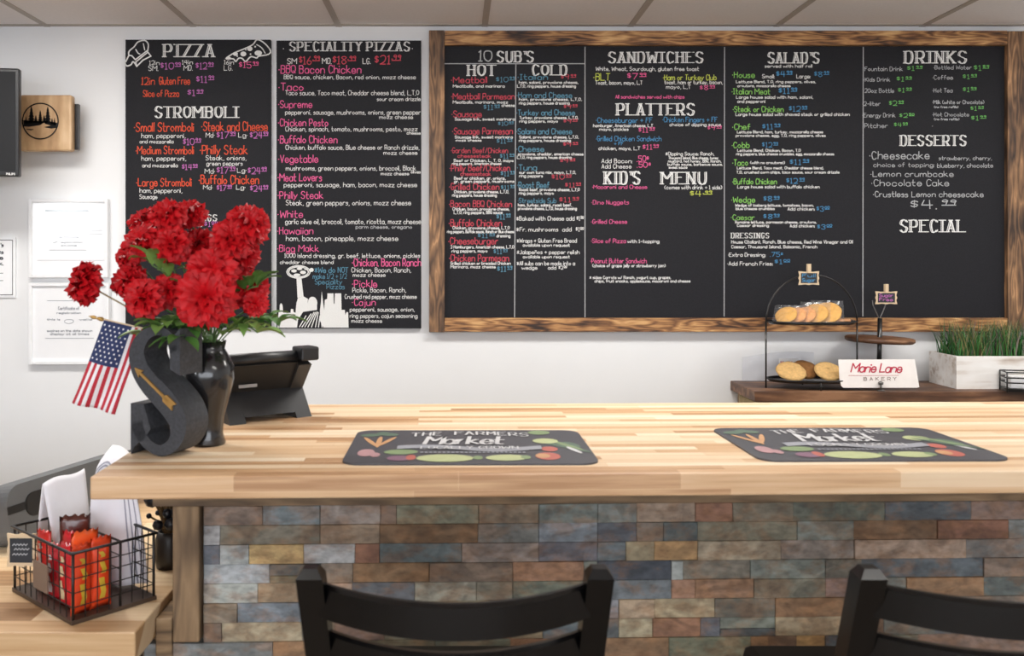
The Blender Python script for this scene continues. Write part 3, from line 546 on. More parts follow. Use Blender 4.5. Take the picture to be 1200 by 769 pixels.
picture(33, 233, 126, 325.5, 'upper of two white framed certificates, with bright glare on its glass', [(.2, .85, .02, .75, '-'), (.25, .35, .008, .72, '-'), (.35, .5, .03, .62, 'Certificate'), (.3, .44, .02, .68, 'of registration'), (.4, .4, .02, .6, 'state'), (.7, .6, .008, .92, '-'), (.7, .55, .006, .92, '-'), (.1, .22, .004, .95, '-')])
picture(33, 331.5, 127.5, 427.5, 'lower of two white framed certificates, behind the small flag', [(.22, .78, .006, .8, '-'), (.36, .67, .035, .62, 'Certificate of'), (.34, .62, .02, .64, 'registration'), (.22, .54, .02, .38, 'this is'), (.62, .54, .02, .78, 'valid'), (.44, .5, .05, .54, 'O'), (.22, .4, .025, .78, 'expires on the date shown'), (.26, .36, .025, .74, 'display at all times'), (.2, .32, .006, .8, '-')])
D = WALLY - .012; a = at(-45, 280, D); b = at(16, 347, D); w = b.x - a.x; h = a.z - b.z
nt = thing('paper_notice', 'white paper notice with thin black border at the left edge of the picture', 'notice', (a.x, D, b.z))
MB().box((-.006, .002, -.006), (w + .006, .011, h + .006)).obj('backing', FRM, nt); MB().box((0, 0, 0), (w, .002, h)).obj('sheet', PAP, nt)
m = MB(); P = lambda x, y: Vector((x * w, -.0008, y * h))
for s_, q in (((.02, .02), (.02, .98)), ((.98, .02), (.98, .98)), ((.02, .02), (.98, .02)), ((.02, .98), (.98, .98))): seg(m, s_, q, .012, P, 0)
for y, s_ in ((.86, "of today's"), (.74, 'conditions'), (.64, 'please'), (.54, 'ask')):
    st, wd = layout(s_); strokes(m, st, P, .35, y, .45 / wd, .009, .014, 1, 0, 2)
for y in (.4, .27): seg(m, (.3, y), (.8, y), .008, P, 0)
m.obj('print', plain('black_ink', (40, 40, 46), .9), nt, fix=False)

# ------------------------------------------------------------------ the bar: stone-faced base and butcher block top
TOPZ = 1.065; TH = .036; BROT = R(1.5)
BO = Vector((-.567, 1.385, 0))            # front left corner of the worktop
def bar(x, y, z=0):
    c, s = math.cos(BROT), math.sin(BROT); return Vector((BO.x + c * x - s * y, BO.y + s * x + c * y, z))
LEN = 2.95; DEP = .69
WOODTOP = butcher('butcher_block', [(0, (172, 130, 92)), (.2, (206, 168, 128)), (.45, (220, 190, 154)), (.75, (228, 204, 172)), (1, (236, 219, 193))], .025, .5, .42)
ct = MB(); ct.box((0, 0, -TH), (LEN, DEP, 0), bevel=.003)
o = ct.obj('butcher_block_worktop', WOODTOP); o.location = (BO.x, BO.y, TOPZ); o.rotation_euler = (0, 0, BROT)
tag(o, 'long thick butcher block worktop on the stone-faced bar', 'worktop')
FD = .262                                  # overhang in front of the stone
bb = thing('bar_counter', 'bar counter base faced with mixed slate ledger stone', 'bar counter', BO, BROT)
PX0, PX1 = .0575, .106                     # corner post
RUST = [(0, (74, 58, 42)), (.4, (112, 90, 66)), (.7, (140, 114, 84)), (1, (164, 138, 106))]
postm = plank_wood('weathered_wood', RUST, 'Z', 1.6, .65, 8); postx = plank_wood('weathered_wood_along', RUST, 'X', 1.6, .65, 8)
MB().box((PX0, FD - .022, .705), (PX1, FD + .03, .953), bevel=.003).obj('corner_post', postm, bb)
MB().box((PX0 - .030, FD + .09, .0), (PX0 + .01, FD + .13, TOPZ - TH - .001), bevel=.003).obj('rear_post', postm, bb)
MB().box((PX0 - .035, FD - .024, .953), (LEN, FD + .10, TOPZ - TH), bevel=.001).obj('support_rail', postx, bb)
MB().box((PX0 + .012, FD + .02, 0), (LEN, DEP - .08, TOPZ - TH - .014)).obj('carcass', plain('carcass_board', (96, 82, 66), .7), bb)
MB().box((PX0 - .034, FD - .01, .6), (PX0 - .004, FD + .08, .745), bevel=.002).obj('side_board', postx, bb)
# stones
SP = {'b': (146, 128, 114), 'g': (138, 139, 134), 'u': (142, 149, 152), 's': (108, 114, 119), 'd': (82, 88, 95), 'l': (178, 182, 180), 'o': (136, 130, 114), 't': (174, 156, 132), 'a': (208, 172, 120), 'r': (160, 124, 98),
      'k': (130, 102, 80), 'm': (130, 92, 76), 'p': (158, 147, 140), 'c': (188, 178, 154), 'e': (126, 128, 114)}
ROWS_A = ['40b220 220u388 388p565 565b612 612o852 852b1028 1028g1200', '40l95 95o388 388t562 562k850 850g1028 1028u1200', '40s95 95l180 180a340 340l490 490r562 562s803 803p1028 1028s1200', '40l240 240o390 390b484 484r708 708b952 952r1160 1160g1200',
          '40l205 205t335 335b400 400t482 482s665 665p845 845o952 952e1180 1180g1200', '40b146 146u335 335o480 480b620 620t950 950o1060 1060l1200', '40b100 100c335 335o430 430b575 575o850 850r950 950t1040 1040s1200', '40e250 250r345 345g450 450o725 725e945 945r1200', ]
ROWS_B = ['0g110 110t275 275r380 380o550 550e808 808s1050 1050b1260', '0s110 110o185 185s282 282o562 562g720 720k955 955m1155 1155g1260', '0s80 80t160 160a282 282c515 515p722 722t1035 1035g1260', '0d208 208l240 240o430 430g640 640e742 742s1085 1085b1260',
          '0s208 208r275 275r440 440e640 640b722 722t800 800g868 868r1085 1085s1260', '0u60 60t160 160t330 330e500 500r722 722o860 860e1000 1000o1260', '0s60 60c155 155r290 290s345 345d500 500t722 722k805 805e950 950s1080 1080c1260', '0b20 20r200 200o430 430r480 480k560 560a640 640s725 725e900 900b1260']
RH = .0358; TOPROW = 1.0186
import re
stones = []
def fx_(px): return (px - CX) / F
def px_to_bar(px):       # where a sight line meets the stone plane
    t = fx_(px); c, s = math.cos(BROT), math.sin(BROT)
    # bar(x,FD): X=BO.x+c x - s FD ; Y=BO.y + s x + c FD ; X = t Y
    return (t * (BO.y + c * FD) - BO.x + s * FD) / (c - t * s)
rnd = random.Random(3)
KEYS = 'bgusloptrceogtb'
for r in range(-2, 27):
    z1 = TOPROW - (r + 2) * RH; z0 = max(.003, z1 - RH)
    row = []
    if 0 <= r < 8:
        for src, ox, sc in ((ROWS_A[r], 220, 2.5), (ROWS_B[r], 700, 2.4)):
            for mm in re.finditer(r'(\d+)([a-z])(\d+)', src): row.append((px_to_bar(ox + int(mm[1]) / sc), px_to_bar(ox + int(mm[3]) / sc), mm[2]))
        row[0] = (PX1 + .002, row[0][1], row[0][2]); x = row[-1][1]
        if r == 7: row[0] = (.0, row[0][1], 'u')
    else: x = .0 if r > 7 else PX0 + .012
    while x < LEN:
        x2 = x + rnd.uniform(.06, .2); row.append((x, x2, rnd.choice(KEYS))); x = x2
    for (xa, xb, k) in row:
        if xb - xa > .004 and xa < LEN: stones.append((xa, min(xb, LEN), z0, z1, k))
sm_ = bmesh.new(); cl = sm_.loops.layers.float_color.new('tint')
def stone(xa, xb, z0, z1, col):
    dp = rnd.uniform(0, .0035); g = .0003
    y = FD - dp; A = [(xa + g, z0 + g), (xb - g, z0 + g), (xb - g, z1 - g), (xa + g, z1 - g)]
    bv = .0008
    fr = [sm_.verts.new((x, y + rnd.uniform(-.001, .001), z)) for x, z in ((xa + g + bv, z0 + g + bv), (xb - g - bv, z0 + g + bv), (xb - g - bv, z1 - g - bv), (xa + g + bv, z1 - g - bv))]
    md = [sm_.verts.new((x, y + bv, z)) for x, z in A]; bk = [sm_.verts.new((x, FD + .02, z)) for x, z in A]
    fs = [sm_.faces.new(fr)]
    for k in range(4):
        fs.append(sm_.faces.new((fr[k], md[k], md[(k + 1) % 4], fr[(k + 1) % 4]))); fs.append(sm_.faces.new((md[k], bk[k], bk[(k + 1) % 4], md[(k + 1) % 4])))
    for f in fs:
        for lp in f.loops: lp[cl] = tuple(min(.9, v * 1.22) for v in lin(col)) + (1,)
def jit(c, a=10):
    k = rnd.uniform(-a, a); return tuple(max(0, min(255, v + k + rnd.uniform(-4, 4))) for v in c)
for (xa, xb, z0, z1, k) in stones:
    if rnd.random() < .05 and xb - xa > .07:
        zm = z0 + (z1 - z0) * rnd.choice((.4, .5, .6)); stone(xa, xb, z0, zm, jit(SP[k])); stone(xa, xb, zm, z1, jit(SP[rnd.choice('sugob')]))
    else: stone(xa, xb, z0, z1, jit(SP[k]))
bmesh.ops.recalc_face_normals(sm_, faces=sm_.faces)
me = bpy.data.meshes.new('stone_facing'); sm_.to_mesh(me); sm_.free()
m, n, l, b = new_mat('slate_stone')
at_ = n.new('ShaderNodeAttribute'); at_.attribute_name = 'tint'; tc = n.new('ShaderNodeTexCoord')
mp = n.new('ShaderNodeMapping'); mp.inputs['Scale'].default_value = (1, 1, 1.7); l.new(tc.outputs['Object'], mp.inputs[0])
n1 = n.new('ShaderNodeTexNoise'); n1.inputs['Scale'].default_value = 22; n1.inputs['Detail'].default_value = 6; n1.inputs['Roughness'].default_value = .6; l.new(mp.outputs[0], n1.inputs['Vector'])
n2 = n.new('ShaderNodeTexNoise'); n2.inputs['Scale'].default_value = 60; n2.inputs['Detail'].default_value = 5; l.new(mp.outputs[0], n2.inputs['Vector'])
r1 = ramp(n, [(.46, (0, 0, 0)), (.60, (255, 255, 255))]); l.new(n1.outputs['Fac'], r1.inputs[0])
mu = n.new('ShaderNodeMath'); mu.operation = 'MULTIPLY'; mu.inputs[1].default_value = .42; l.new(r1.outputs[0], mu.inputs[0])
x1 = n.new('ShaderNodeMix'); x1.data_type = 'RGBA'; l.new(mu.outputs[0], x1.inputs[0]); l.new(at_.outputs['Color'], x1.inputs[6]); x1.inputs[7].default_value = lin((164, 118, 78)) + (1,)
x2 = n.new('ShaderNodeMix'); x2.data_type = 'RGBA'; x2.blend_type = 'MULTIPLY'; x2.inputs[0].default_value = .75; l.new(x1.outputs[2], x2.inputs[6])
r2 = ramp(n, [(.25, (168, 168, 170)), (.5, (226, 226, 224)), (.72, (255, 255, 255))]); l.new(n2.outputs['Fac'], r2.inputs[0]); l.new(r2.outputs[0], x2.inputs[7])
n3 = n.new('ShaderNodeTexNoise'); n3.inputs['Scale'].default_value = 13; n3.inputs['Detail'].default_value = 7; n3.inputs['Distortion'].default_value = 1.2; l.new(mp.outputs[0], n3.inputs['Vector'])
r3 = ramp(n, [(.42, (112, 114, 116)), (.52, (215, 215, 213)), (.60, (255, 255, 255))]); l.new(n3.outputs['Fac'], r3.inputs[0])
x3 = n.new('ShaderNodeMix'); x3.data_type = 'RGBA'; x3.blend_type = 'MULTIPLY'; x3.inputs[0].default_value = .42; l.new(x2.outputs[2], x3.inputs[6]); l.new(r3.outputs[0], x3.inputs[7])
l.new(x3.outputs[2], b.inputs['Base Color']); b.inputs['Roughness'].default_value = .7
bp = n.new('ShaderNodeBump'); bp.inputs['Strength'].default_value = .3; bp.inputs['Distance'].default_value = .003; l.new(n2.outputs['Fac'], bp.inputs['Height']); l.new(bp.outputs['Normal'], b.inputs['Normal'])
me.materials.append(m); so = bpy.data.objects.new('stone_facing', me); COL.objects.link(so); so.parent = bb

# lower side counter at the flower end
LZ = .76; LX1 = -.552; LY0 = 1.54; LX0 = -2.6
sc_ = thing('side_counter', 'low wooden side counter at the left end of the bar, under the wire basket', 'counter', (LX1, LY0, 0))
LOWTOP = butcher('side_counter_wood', [(0, (150, 112, 74)), (.3, (190, 150, 106)), (.65, (216, 184, 142)), (1, (234, 210, 174))], .085, .55, .45, (0, .03, 0))
MB().box((LX0 - LX1, 0, LZ - .052), (0, .95, LZ), bevel=.003).obj('countertop', LOWTOP, sc_)
MB().box((LX0 - LX1 + .05, .06, 0), (-.04, .72, LZ - .052)).obj('cabinet_body', plain('cabinet_brown', (104, 86, 66), .6), sc_)
MB().box((-.030, .12, LZ - .16), (-.004, .70, LZ - .0525)).obj('side_apron', postx, sc_)

# ------------------------------------------------------------------ placemats
MATB = plain('placemat_black', (70, 70, 76), .45, var=.12, scale=120)
def rr(w, h, r, n=6):
    out = []
    for cx, cy, a0 in ((w / 2 - r, h / 2 - r, 0), (-w / 2 + r, h / 2 - r, 90), (-w / 2 + r, -h / 2 + r, 180), (w / 2 - r, -h / 2 + r, 270)):
        for k in range(n + 1): t = R(a0 + 90 * k / n); out.append((cx + r * math.cos(t), cy + r * math.sin(t)))
    return out
def blob(mb, P, cu, cv, ru, rv, ang=0, n=14):
    c, s = math.cos(R(ang)), math.sin(R(ang)); A = .42 / .285
    mb.face(stagger2([P(cu + (ru * math.cos(t) * c - rv / A * math.sin(t) * s), cv + (ru * A * math.cos(t) * s + rv * math.sin(t) * c)) for t in (2 * math.pi * k / n for k in range(n))]))
vc = {'orange': (192, 146, 104), 'green': (124, 144, 104), 'pale': (176, 184, 136), 'red': (178, 96, 84), 'purple': (126, 92, 112), 'pink': (176, 136, 140), 'white': (200, 200, 202), 'dark': (88, 108, 92), 'grey': (150, 152, 160)}
VK = list(vc); VM = [plain('print_' + k, vc[k], .5, var=.15, scale=60) for k in VK]
def placemat(x, y, rz, label):
    t = thing('placemat', label, 'placemat', (x, y, TOPZ), rz, 'placemats on the bar')
    w, h = .425, .287
    MB().prism(rr(w, h, .03), .003, Matrix.Identity(4)).obj('mat', MATB, t)
    P = lambda u, v: Vector(((u - .5) * w, (v - .5) * h, .0036))
    g = MB()
    def c(k): g.mi = VK.index(k)
    for q in ((.08, .6, .012, .16, 20), (.115, .6, .012, .17, 0), (.15, .62, .012, .15, -18)): c('orange'); blob(g, P, *q)
    for q in ((.07, .82, .05, .05, 20), (.15, .84, .04, .05, -20), (.12, .87, .03, .06, 0), (.9, .45, .02, .22, 40), (.93, .5, .03, .1, 20)): c('dark'); blob(g, P, *q)
    for q in ((.08, .28, .035, .1, 0), (.12, .22, .02, .06, 0)): c('pink'); blob(g, P, *q)
    for q in ((.22, .3, .07, .07, 4), (.82, .9, .05, .07, 5), (.9, .52, .015, .2, 30)): c('green'); blob(g, P, *q)
    for q in ((.22, .13, .05, .07, 0),): c('purple'); blob(g, P, *q)
    c('red'); blob(g, P, .265, .15, .02, .07); blob(g, P, .81, .18, .05, .1); blob(g, P, .83, .38, .035, .07)
    c('orange'); blob(g, P, .79, .19, .03, .06)
    c('pale'); blob(g, P, .4, .13, .115, .1); blob(g, P, .645, .14, .085, .08, 4); blob(g, P, .83, .62, .055, .08, -5)
    c('green'); blob(g, P, .53, .14, .02, .05); blob(g, P, .72, .15, .02, .05)
    c('white'); blob(g, P, .93, .35, .012, .1, 20)
    g.obj('vegetable_print', VM, t, fix=False)
    P2 = lambda u, v: Vector(((u - .5) * w, (v - .5) * h, .0045)); g = MB()
    x0 = .25; s = 'THE FARMERS'
    for k, ch in enumerate(s):        # arched line
        if ch != ' ':
            u = x0 + k * .048; st, wd = layout(ch); strokes(g, st, P2, u, .755 + .06 * math.sin(math.pi * (k + .5) / len(s)), .033 / max(wd, 3.5), .0155, .010, 1)
    st, wd = layout('Market', .9); strokes(g, st, P2, .31, .52, .33 / wd, .0330, .019, 1, .18)
    g.obj('lettering', VM[VK.index('white')], t, fix=False)
    g = MB()
    pts = [(.2 + .6 * k / 20, .40 + .05 * math.sin(k / 20 * 2 * math.pi + .4)) for k in range(21)]
    for a, b in zip(pts, pts[1:]): g.face([P2(a[0], a[1] - .05), P2(b[0], b[1] - .05), P2(b[0], b[1] + .05), P2(a[0], a[1] + .05)])
    for k in range(24): seg(g, (.30 + .018 * k, .275), (.311 + .018 * k, .275), .03, P2, 0)
    g.obj('banner_print', VM[VK.index('grey')], t, fix=False)
    P3 = lambda u, v: P2(u, v) + Vector((0, 0, .0008)); g = MB(); hand(g, P3, .30, .365, .07, .70, 'LOCALLY GROWN', .007, 1)
    g.obj('banner_lettering', VM[VK.index('white')], t, fix=False)
placemat(.0225, 1.606, R(.3), 'black vegetable-print placemat between the letter S and the other placemat')
placemat(.716, 1.632, R(.8), 'black vegetable-print placemat nearer the bakery stand')

# ------------------------------------------------------------------ letter S, vase, flag, flowers
SR = -R(20); SO = at(152, 532, 1.548)
SBLACK = plain('speckled_black', (56, 58, 63), .65, var=.7, scale=170, bump=.2)
st_ = thing('letter_ornament', 'thick black standing letter S with a gold arrow, on the worktop end', 'ornament', (SO.x, SO.y, TOPZ), SR)
SKW = [(.094, .180, .010), (.080, .206, .008), (.056, .2145, .0075), (.030, .204, .011), (.0145, .178, .0155), (.021, .148, .018), (.040, .124, .020), (.064, .104, .021), (.088, .080, .020), (.100, .055, .017), (.092, .026, .012), (.066, .0105, .0095), (.040, .018, .0095), (.022, .036, .011), (.014, .056, .013)]
cu = _smooth([q[:2] for q in SKW], 5); wdt = [q[0] for q in _smooth([(q[2], 0) for q in SKW], 5)]
L_, R2 = [], []
for i, p in enumerate(cu):
    q0, q1 = cu[max(0, i - 1)], cu[min(len(cu) - 1, i + 1)]; dx, dy = q1[0] - q0[0], q1[1] - q0[1]; k = math.hypot(dx, dy); nx, ny = -dy / k, dx / k
    L_.append((p[0] + nx * wdt[i], p[1] + ny * wdt[i])); R2.append((p[0] - nx * wdt[i], p[1] - ny * wdt[i]))
DS = .062; sb = MB()
def sv(p, y): return sb.bm.verts.new((p[0], y, p[1]))
rings = [[sv(a_, 0), sv(b_, 0), sv(b_, DS), sv(a_, DS)] for a_, b_ in zip(L_, R2)]
for A, B in zip(rings, rings[1:]):
    for k in range(4): sb.bm.faces.new((A[k], A[(k + 1) % 4], B[(k + 1) % 4], B[k]))
sb.bm.faces.new(rings[0]); sb.bm.faces.new(rings[-1][::-1])
Mxz = Matrix(((1, 0, 0, 0), (0, 0, 1, 0), (0, 1, 0, 0), (0, 0, 0, 1)))
sb.prism([(.084, .150), (.104, .140), (.104, .2195), (.090, .206), (.082, .196)], DS, Mxz)
sb.prism([(.002, .0), (.010, .014), (.030, .028), (.044, .046), (.029, .088), (.002, .088)], DS, Mxz)
sb.obj('letter_body', SBLACK, st_)
ar = MB(); A_ = lambda x, y: Vector((x, -.0022, y))
a0, a1 = (.012, .150), (.104, .078)
ux, uy = (a1[0] - a0[0]), (a1[1] - a0[1]); k = math.hypot(ux, uy); ux, uy = ux / k, uy / k; nx, ny = -uy, ux
def ap(s, t): return (a0[0] + ux * s + nx * t, a0[1] + uy * s + ny * t)
Mf = Matrix(((1, 0, 0, 0), (0, 0, 1, -.003), (0, 1, 0, 0), (0, 0, 0, 1)))
ar.prism([ap(.012, .0022), ap(.012, -.0022), ap(.09, -.0022), ap(.09, .0022)], .003, Mf)
ar.prism([ap(0, 0), ap(.017, -.0075), ap(.014, 0), ap(.017, .0075)], .003, Mf)
ar.prism([ap(.074, 0), ap(.08, -.007), ap(.104, -.007), ap(.099, 0), ap(.104, .007), ap(.08, .007)], .003, Mf)
ar.obj('gold_arrow', plain('aged_gold', (176, 136, 74), .45, metal=.5), st_)
VX, VY = -.452, 1.632; VH = .188
va = MB().lathe([(.0, 0), (.030, 0), (.031, .004), (.026, .02), (.028, .05), (.040, .09), (.047, .12), (.046, .142), (.036, .162), (.029, .174), (.032, VH), (.0295, VH), (.026, .174), (.034, .155), (.042, .13), (.0, .1)], 36).obj('vase', plain('glossy_black', (26, 26, 28), .22, coat=.5, var=.1))
va.location = (VX, VY, TOPZ); tag(va, 'glossy black vase behind the letter S, holding red flowers', 'vase')
# flag
ft = at(108, 371.5, 1.585); fe = Vector((VX + .012, VY, TOPZ + VH - .010)); fd = (fe - ft).normalized()
fl = thing('small_flag', 'small stars and stripes flag on a stick leaning out of the vase', 'flag', ft)
MB().tube([(0, 0, 0), fe - ft], .0024, 8).obj('stick', plain('pale_dowel', (214, 190, 158), .5), fl)
MB().tube([-fd * .006, fd * .002, fd * .008, fd * .016, fd * .02], [.0005, .0035, .0022, .0042, .0026], 8).obj('finial', plain('gold_paint', (190, 150, 80), .35, metal=.6), fl)
h0 = fd * .022; h1 = fd * .092
dn = Vector((-.055, -.005, -.146))
def fpt(u, v):       # u along hoist, v down the fly
    p = h0.lerp(h1, u) + dn * v + Vector((.006 * v * u, 0, -.004 * u * v))
    return p + Vector((0, -.0035 + .007 * math.sin(u * 9 + v * 3) * v, 0))
cl_ = MB().grid(fpt, 26, 24, mi=lambda i, j: 2 if (i < 18 and j < 12) else (i // 2) % 2)
cl_.obj('cloth', [plain('flag_red', (190, 42, 58), .8), plain('flag_white', (238, 236, 238), .8), plain('flag_blue', (44, 56, 98), .8)], fl, solid=.0006)
sm = MB()
for i in range(11):
    for j in range(9):
        if (i + j) % 2 == 0:
            u = (i + 1) * (18 / 26) / 12; v = (j + 1) * .5 / 10; c = fpt(u, v)
            sm.face([c + (fpt(u + .02 * math.cos(t), v + .012 * math.sin(t)) - c) + Vector((0, -.0012, 0)) for t in (k * 2 * math.pi / 8 for k in range(8))])
sm.obj('star_print', plain('flag_white', (0, 0, 0)), fl, fix=False)
# red flowers
PET = plain('red_petal', (186, 3, 18), .55, var=.5, scale=55, spec=.35); STEM = plain('green_stem', (82, 116, 58), .6); LEAF = plain('green_leaf', (74, 118, 52), .5, var=.3, scale=50)
def bloom_mesh(seed):
    rn = random.Random(seed); b = MB()
    for tilt, n, L, wd in ((8, 5, .030, .020), (24, 7, .035, .026), (44, 8, .038, .030), (66, 9, .039, .032), (88, 9, .038, .032), (108, 8, .034, .030)):
        for k in range(n):
            az = 2 * math.pi * (k + rn.random() * .7) / n; tl = R(tilt + rn.uniform(-9, 9)); ph = rn.uniform(0, 6); ll = L * rn.uniform(.86, 1.1)
            def fn(u, v, tl=tl, az=az, ph=ph, ll=ll, wd=wd):
                t = tl + (u ** 2) * .45; ww = wd * 1.35 * (.25 + .75 * u ** .7) * (v - .5) * 2 * .5
                e = .0062 * u ** 2 * math.sin(v * 13 + ph); rr_ = ll * u * (1 + (.10 * math.sin(v * 23 + ph) - .18 * (2 * v - 1) ** 2) * u)
                x = math.sin(t) * rr_ + e * math.cos(t); z = math.cos(t) * rr_ - e * math.sin(t)
                return Vector((x * math.cos(az) - ww * math.sin(az), x * math.sin(az) + ww * math.cos(az), z))
            b.grid(fn, 4, 7)
    bmesh.ops.recalc_face_normals(b.bm, faces=b.bm.faces)
    me = bpy.data.meshes.new('bloom'); b.bm.to_mesh(me); b.bm.free(); me.materials.append(PET); return me
BM = [bloom_mesh(k) for k in range(3)]
FLW = [  # crop x, crop y, radius, depth, label
 (150, 465, 98, 1.56, 'red flower on a bare stem standing out alone, far left of the bunch'), (490, 140, 78, 1.64, 'red flower at the top left corner of the bunch'), (610, 105, 84, 1.60, 'red flower at the very top of the bunch, below the word pepperoni'),
 (718, 95, 80, 1.66, 'red flower at the top, just left of the word TOPPINGS'), (1030, 145, 104, 1.60, 'red flower highest on the right of the bunch'), (470, 245, 92, 1.58, 'red flower in second tier at the left of the bunch'),
 (405, 320, 64, 1.62, 'small red flower at the left rim, above the leaf gap'), (622, 255, 94, 1.56, 'red flower in the upper middle, under the topmost bloom'), (765, 250, 86, 1.66, 'red flower set back under the word TOPPINGS'),
 (945, 225, 100, 1.58, 'red flower just below the high right-hand bloom'), (1000, 310, 84, 1.62, 'red flower at the right rim, halfway up the bunch'), (835, 390, 118, 1.54, 'large red flower facing forward, right of the leaf gap'),
 (395, 445, 82, 1.60, 'red flower at the lower left rim of the bunch'), (480, 540, 98, 1.54, 'red flower low on the left, over the letter S'), (605, 500, 84, 1.57, 'red flower low in the middle with a folded pale petal'),
 (800, 530, 138, 1.51, 'largest red flower, low at the front of the bunch'), (1040, 490, 92, 1.60, 'red flower low on the right of the bunch'), (1065, 572, 62, 1.58, 'small red flower lowest at the right rim')]
mouth = Vector((VX, VY, TOPZ + VH)); rn = random.Random(11)
def leaf(mb, base, dir_, L, wd, up=Vector((0, 0, 1))):
    dir_ = dir_.normalized(); s = dir_.cross(up); s = s.normalized() if s.length > .05 else Vector((1, 0, 0)); nn = s.cross(dir_)
    def fn(u, v):
        ww = wd * math.sin(math.pi * min(1, u * .93 + .05)) ** .8 * (1 + .12 * math.sin(u * 40))
        return base + dir_ * (L * u) + s * (ww * (v - .5)) + nn * (.14 * L * math.sin(u * 2.6) - .3 * L * u * u + abs(v - .5) * wd * .35)
    mb.grid(fn, 6, 2)
for i, (cx, cy, r, D, lab) in enumerate(FLW):
    p = at(50 + cx / 4.27, 220 + cy / 4.27, D); rad = r / 4.27 / F * D * 1.13
    t = thing('red_flower', lab, 'flower', p, 0, 'red silk flowers in the vase')
    mo = mouth + Vector((rn.uniform(-.015, .015), rn.uniform(-.012, .012), -.03)) - p
    out = (p - mouth); out.y -= .10; out = out.normalized()
    axis = (out + Vector((0, -.55, .1))).normalized()
    if i == 0: axis = Vector((-.75, -.55, .25)).normalized()
    bo = bpy.data.objects.new('bloom', BM[i % 3]); COL.objects.link(bo); bo.parent = t
    bo.rotation_mode = 'QUATERNION'; bo.rotation_quaternion = Vector((0, 0, 1)).rotation_difference(axis) @ Matrix.Rotation(rn.uniform(0, 6), 3, 'Z').to_quaternion()
    bo.scale = (rad / .040,) * 3; bo.location = -axis * rad * .55
    q0 = -axis * rad * .55; q3 = mo; q2 = mo + Vector((0, 0, .05)); q1 = q0 - axis * .05
    if i == 0: q1 = q0.lerp(q3, .4) + Vector((0, 0, .004)); q2 = q0.lerp(q3, .85) + Vector((0, 0, .01))
    pts = [(1 - s) ** 3 * q0 + 3 * s * (1 - s) ** 2 * q1 + 3 * s * s * (1 - s) * q2 + s ** 3 * q3 for s in (k / 9 for k in range(10))]
    MB().tube(pts, [.003] + [.0016] * 9, 6).obj('stem', STEM if i else plain('brown_stem', (150, 132, 96), .6), t)
    if i and i % 3 == 0:
        lf = MB(); leaf(lf, pts[4], Vector((rn.uniform(-1, 1), rn.uniform(-1, -.2), rn.uniform(-.2, .6))), .045, .024); lf.obj('leaf', LEAF, t)
LV = [('leafy green sprig spreading left over the letter S', (-1, -.5, .15)), ('leafy green sprig hanging forward at the vase mouth', (-.15, -1, .12)), ('leafy green sprig reaching right below the red flowers', (1, -.35, .18)),
      ('thin green sprig trailing furthest right past the board edge', (1, .15, .25)), ('green sprig rising in the gap in the middle of the bunch', (-.48, -.45, .85)), ('green sprig showing between flowers at the right of the bunch', (.75, -.35, .75)), ('green sprig under the lower left flowers', (-.6, -.8, .3))]
for i, (lab, dv) in enumerate(LV):
    dv = Vector(dv).normalized(); t = thing('leafy_sprig', lab, 'leaves', mouth, 0, 'green sprigs in the vase')
    L = .105 if i != 3 else .13
    if i == 4: L = .175
    if i == 5: L = .15
    pts = [Vector((0, 0, -.03)) * (1 - s) ** 2 + dv * (L * s) + Vector((0, 0, .05 * s * (1 - s) * 2)) for s in (k / 7 for k in range(8))]
    MB().tube(pts, .0013, 6).obj('stem', STEM, t)
    lf = MB()
    for k in range(2, 8):
        for sd in (-1, 1):
            s = dv.cross(Vector((0, 0, 1))).normalized() * sd
            leaf(lf, pts[k], dv * .6 + s * rn.uniform(.5, 1) + Vector((0, 0, rn.uniform(-.3, .4))), rn.uniform(.035, .055), rn.uniform(.016, .024))
    leaf(lf, pts[7], dv, .05, .022); lf.obj('leaves', LEAF if i % 2 else plain('pale_leaf', (118, 156, 78), .5, var=.3, scale=50), t)

# ------------------------------------------------------------------ point of sale stand behind the vase
pa, pb = Vector((-.492, 1.858, TOPZ)), Vector((-.345, 1.968, TOPZ)); ax = (pb - pa); PL = ax.length; rz = math.atan2(ax.y, ax.x)
ps = thing('tablet_stand', 'black tablet stand seen from behind, on the worktop right of the flowers', 'tablet stand', pa, rz)
DK = plain('stand_black', (27, 28, 31), .45, var=.15, scale=120)
# local: x along the stand, -y toward the room, z up
def prof_x(mb, poly, x0, x1):
    Mx = Matrix(((0, 0, 1, x0), (1, 0, 0, 0), (0, 1, 0, 0), (0, 0, 0, 1))); mb.prism(poly, x1 - x0, Mx)
m = MB()
prof_x(m, [(-.058, 0), (.05, 0), (.012, .062), (-.012, .062)], 0, .035); prof_x(m, [(-.058, 0), (.05, 0), (.012, .062), (-.012, .062)], PL - .035, PL)
prof_x(m, [(-.050, .012), (.042, .012), (.012, .061), (-.012, .061)], .034, PL - .034)
m.obj('base', DK, ps)
m = MB(); prof_x(m, [(-.012, .058), (.012, .058), (-.022, .132), (-.052, .118)], .0, PL - .03); m.obj('screen_back', plain('screen_black', (26, 26, 26), .5, var=.2, scale=300), ps)
m = MB(); prof_x(m, [(-.014, .056), (.014, .056), (-.016, .125), (-.058, .112)], PL - .03, PL); m.obj('side_wing', plain('wing_lit_grey', (50, 48, 46), .5), ps)  # lighter grey paints in the light falling on the stand's end face
MB().tube([(-.005, -.040, .130), (PL - .02, -.040, .130)], .0125, 14).obj('top_bar', DK, ps)
MB().box((PL - .030, -.070, .121), (PL + .012, -.022, .150), bevel=.004).obj('end_cap', DK, ps)
MB().box((.03, -.031, .070), (.07, -.029, .0765)).obj('sticker', plain('sticker_grey', (150, 150, 150), .6), ps)

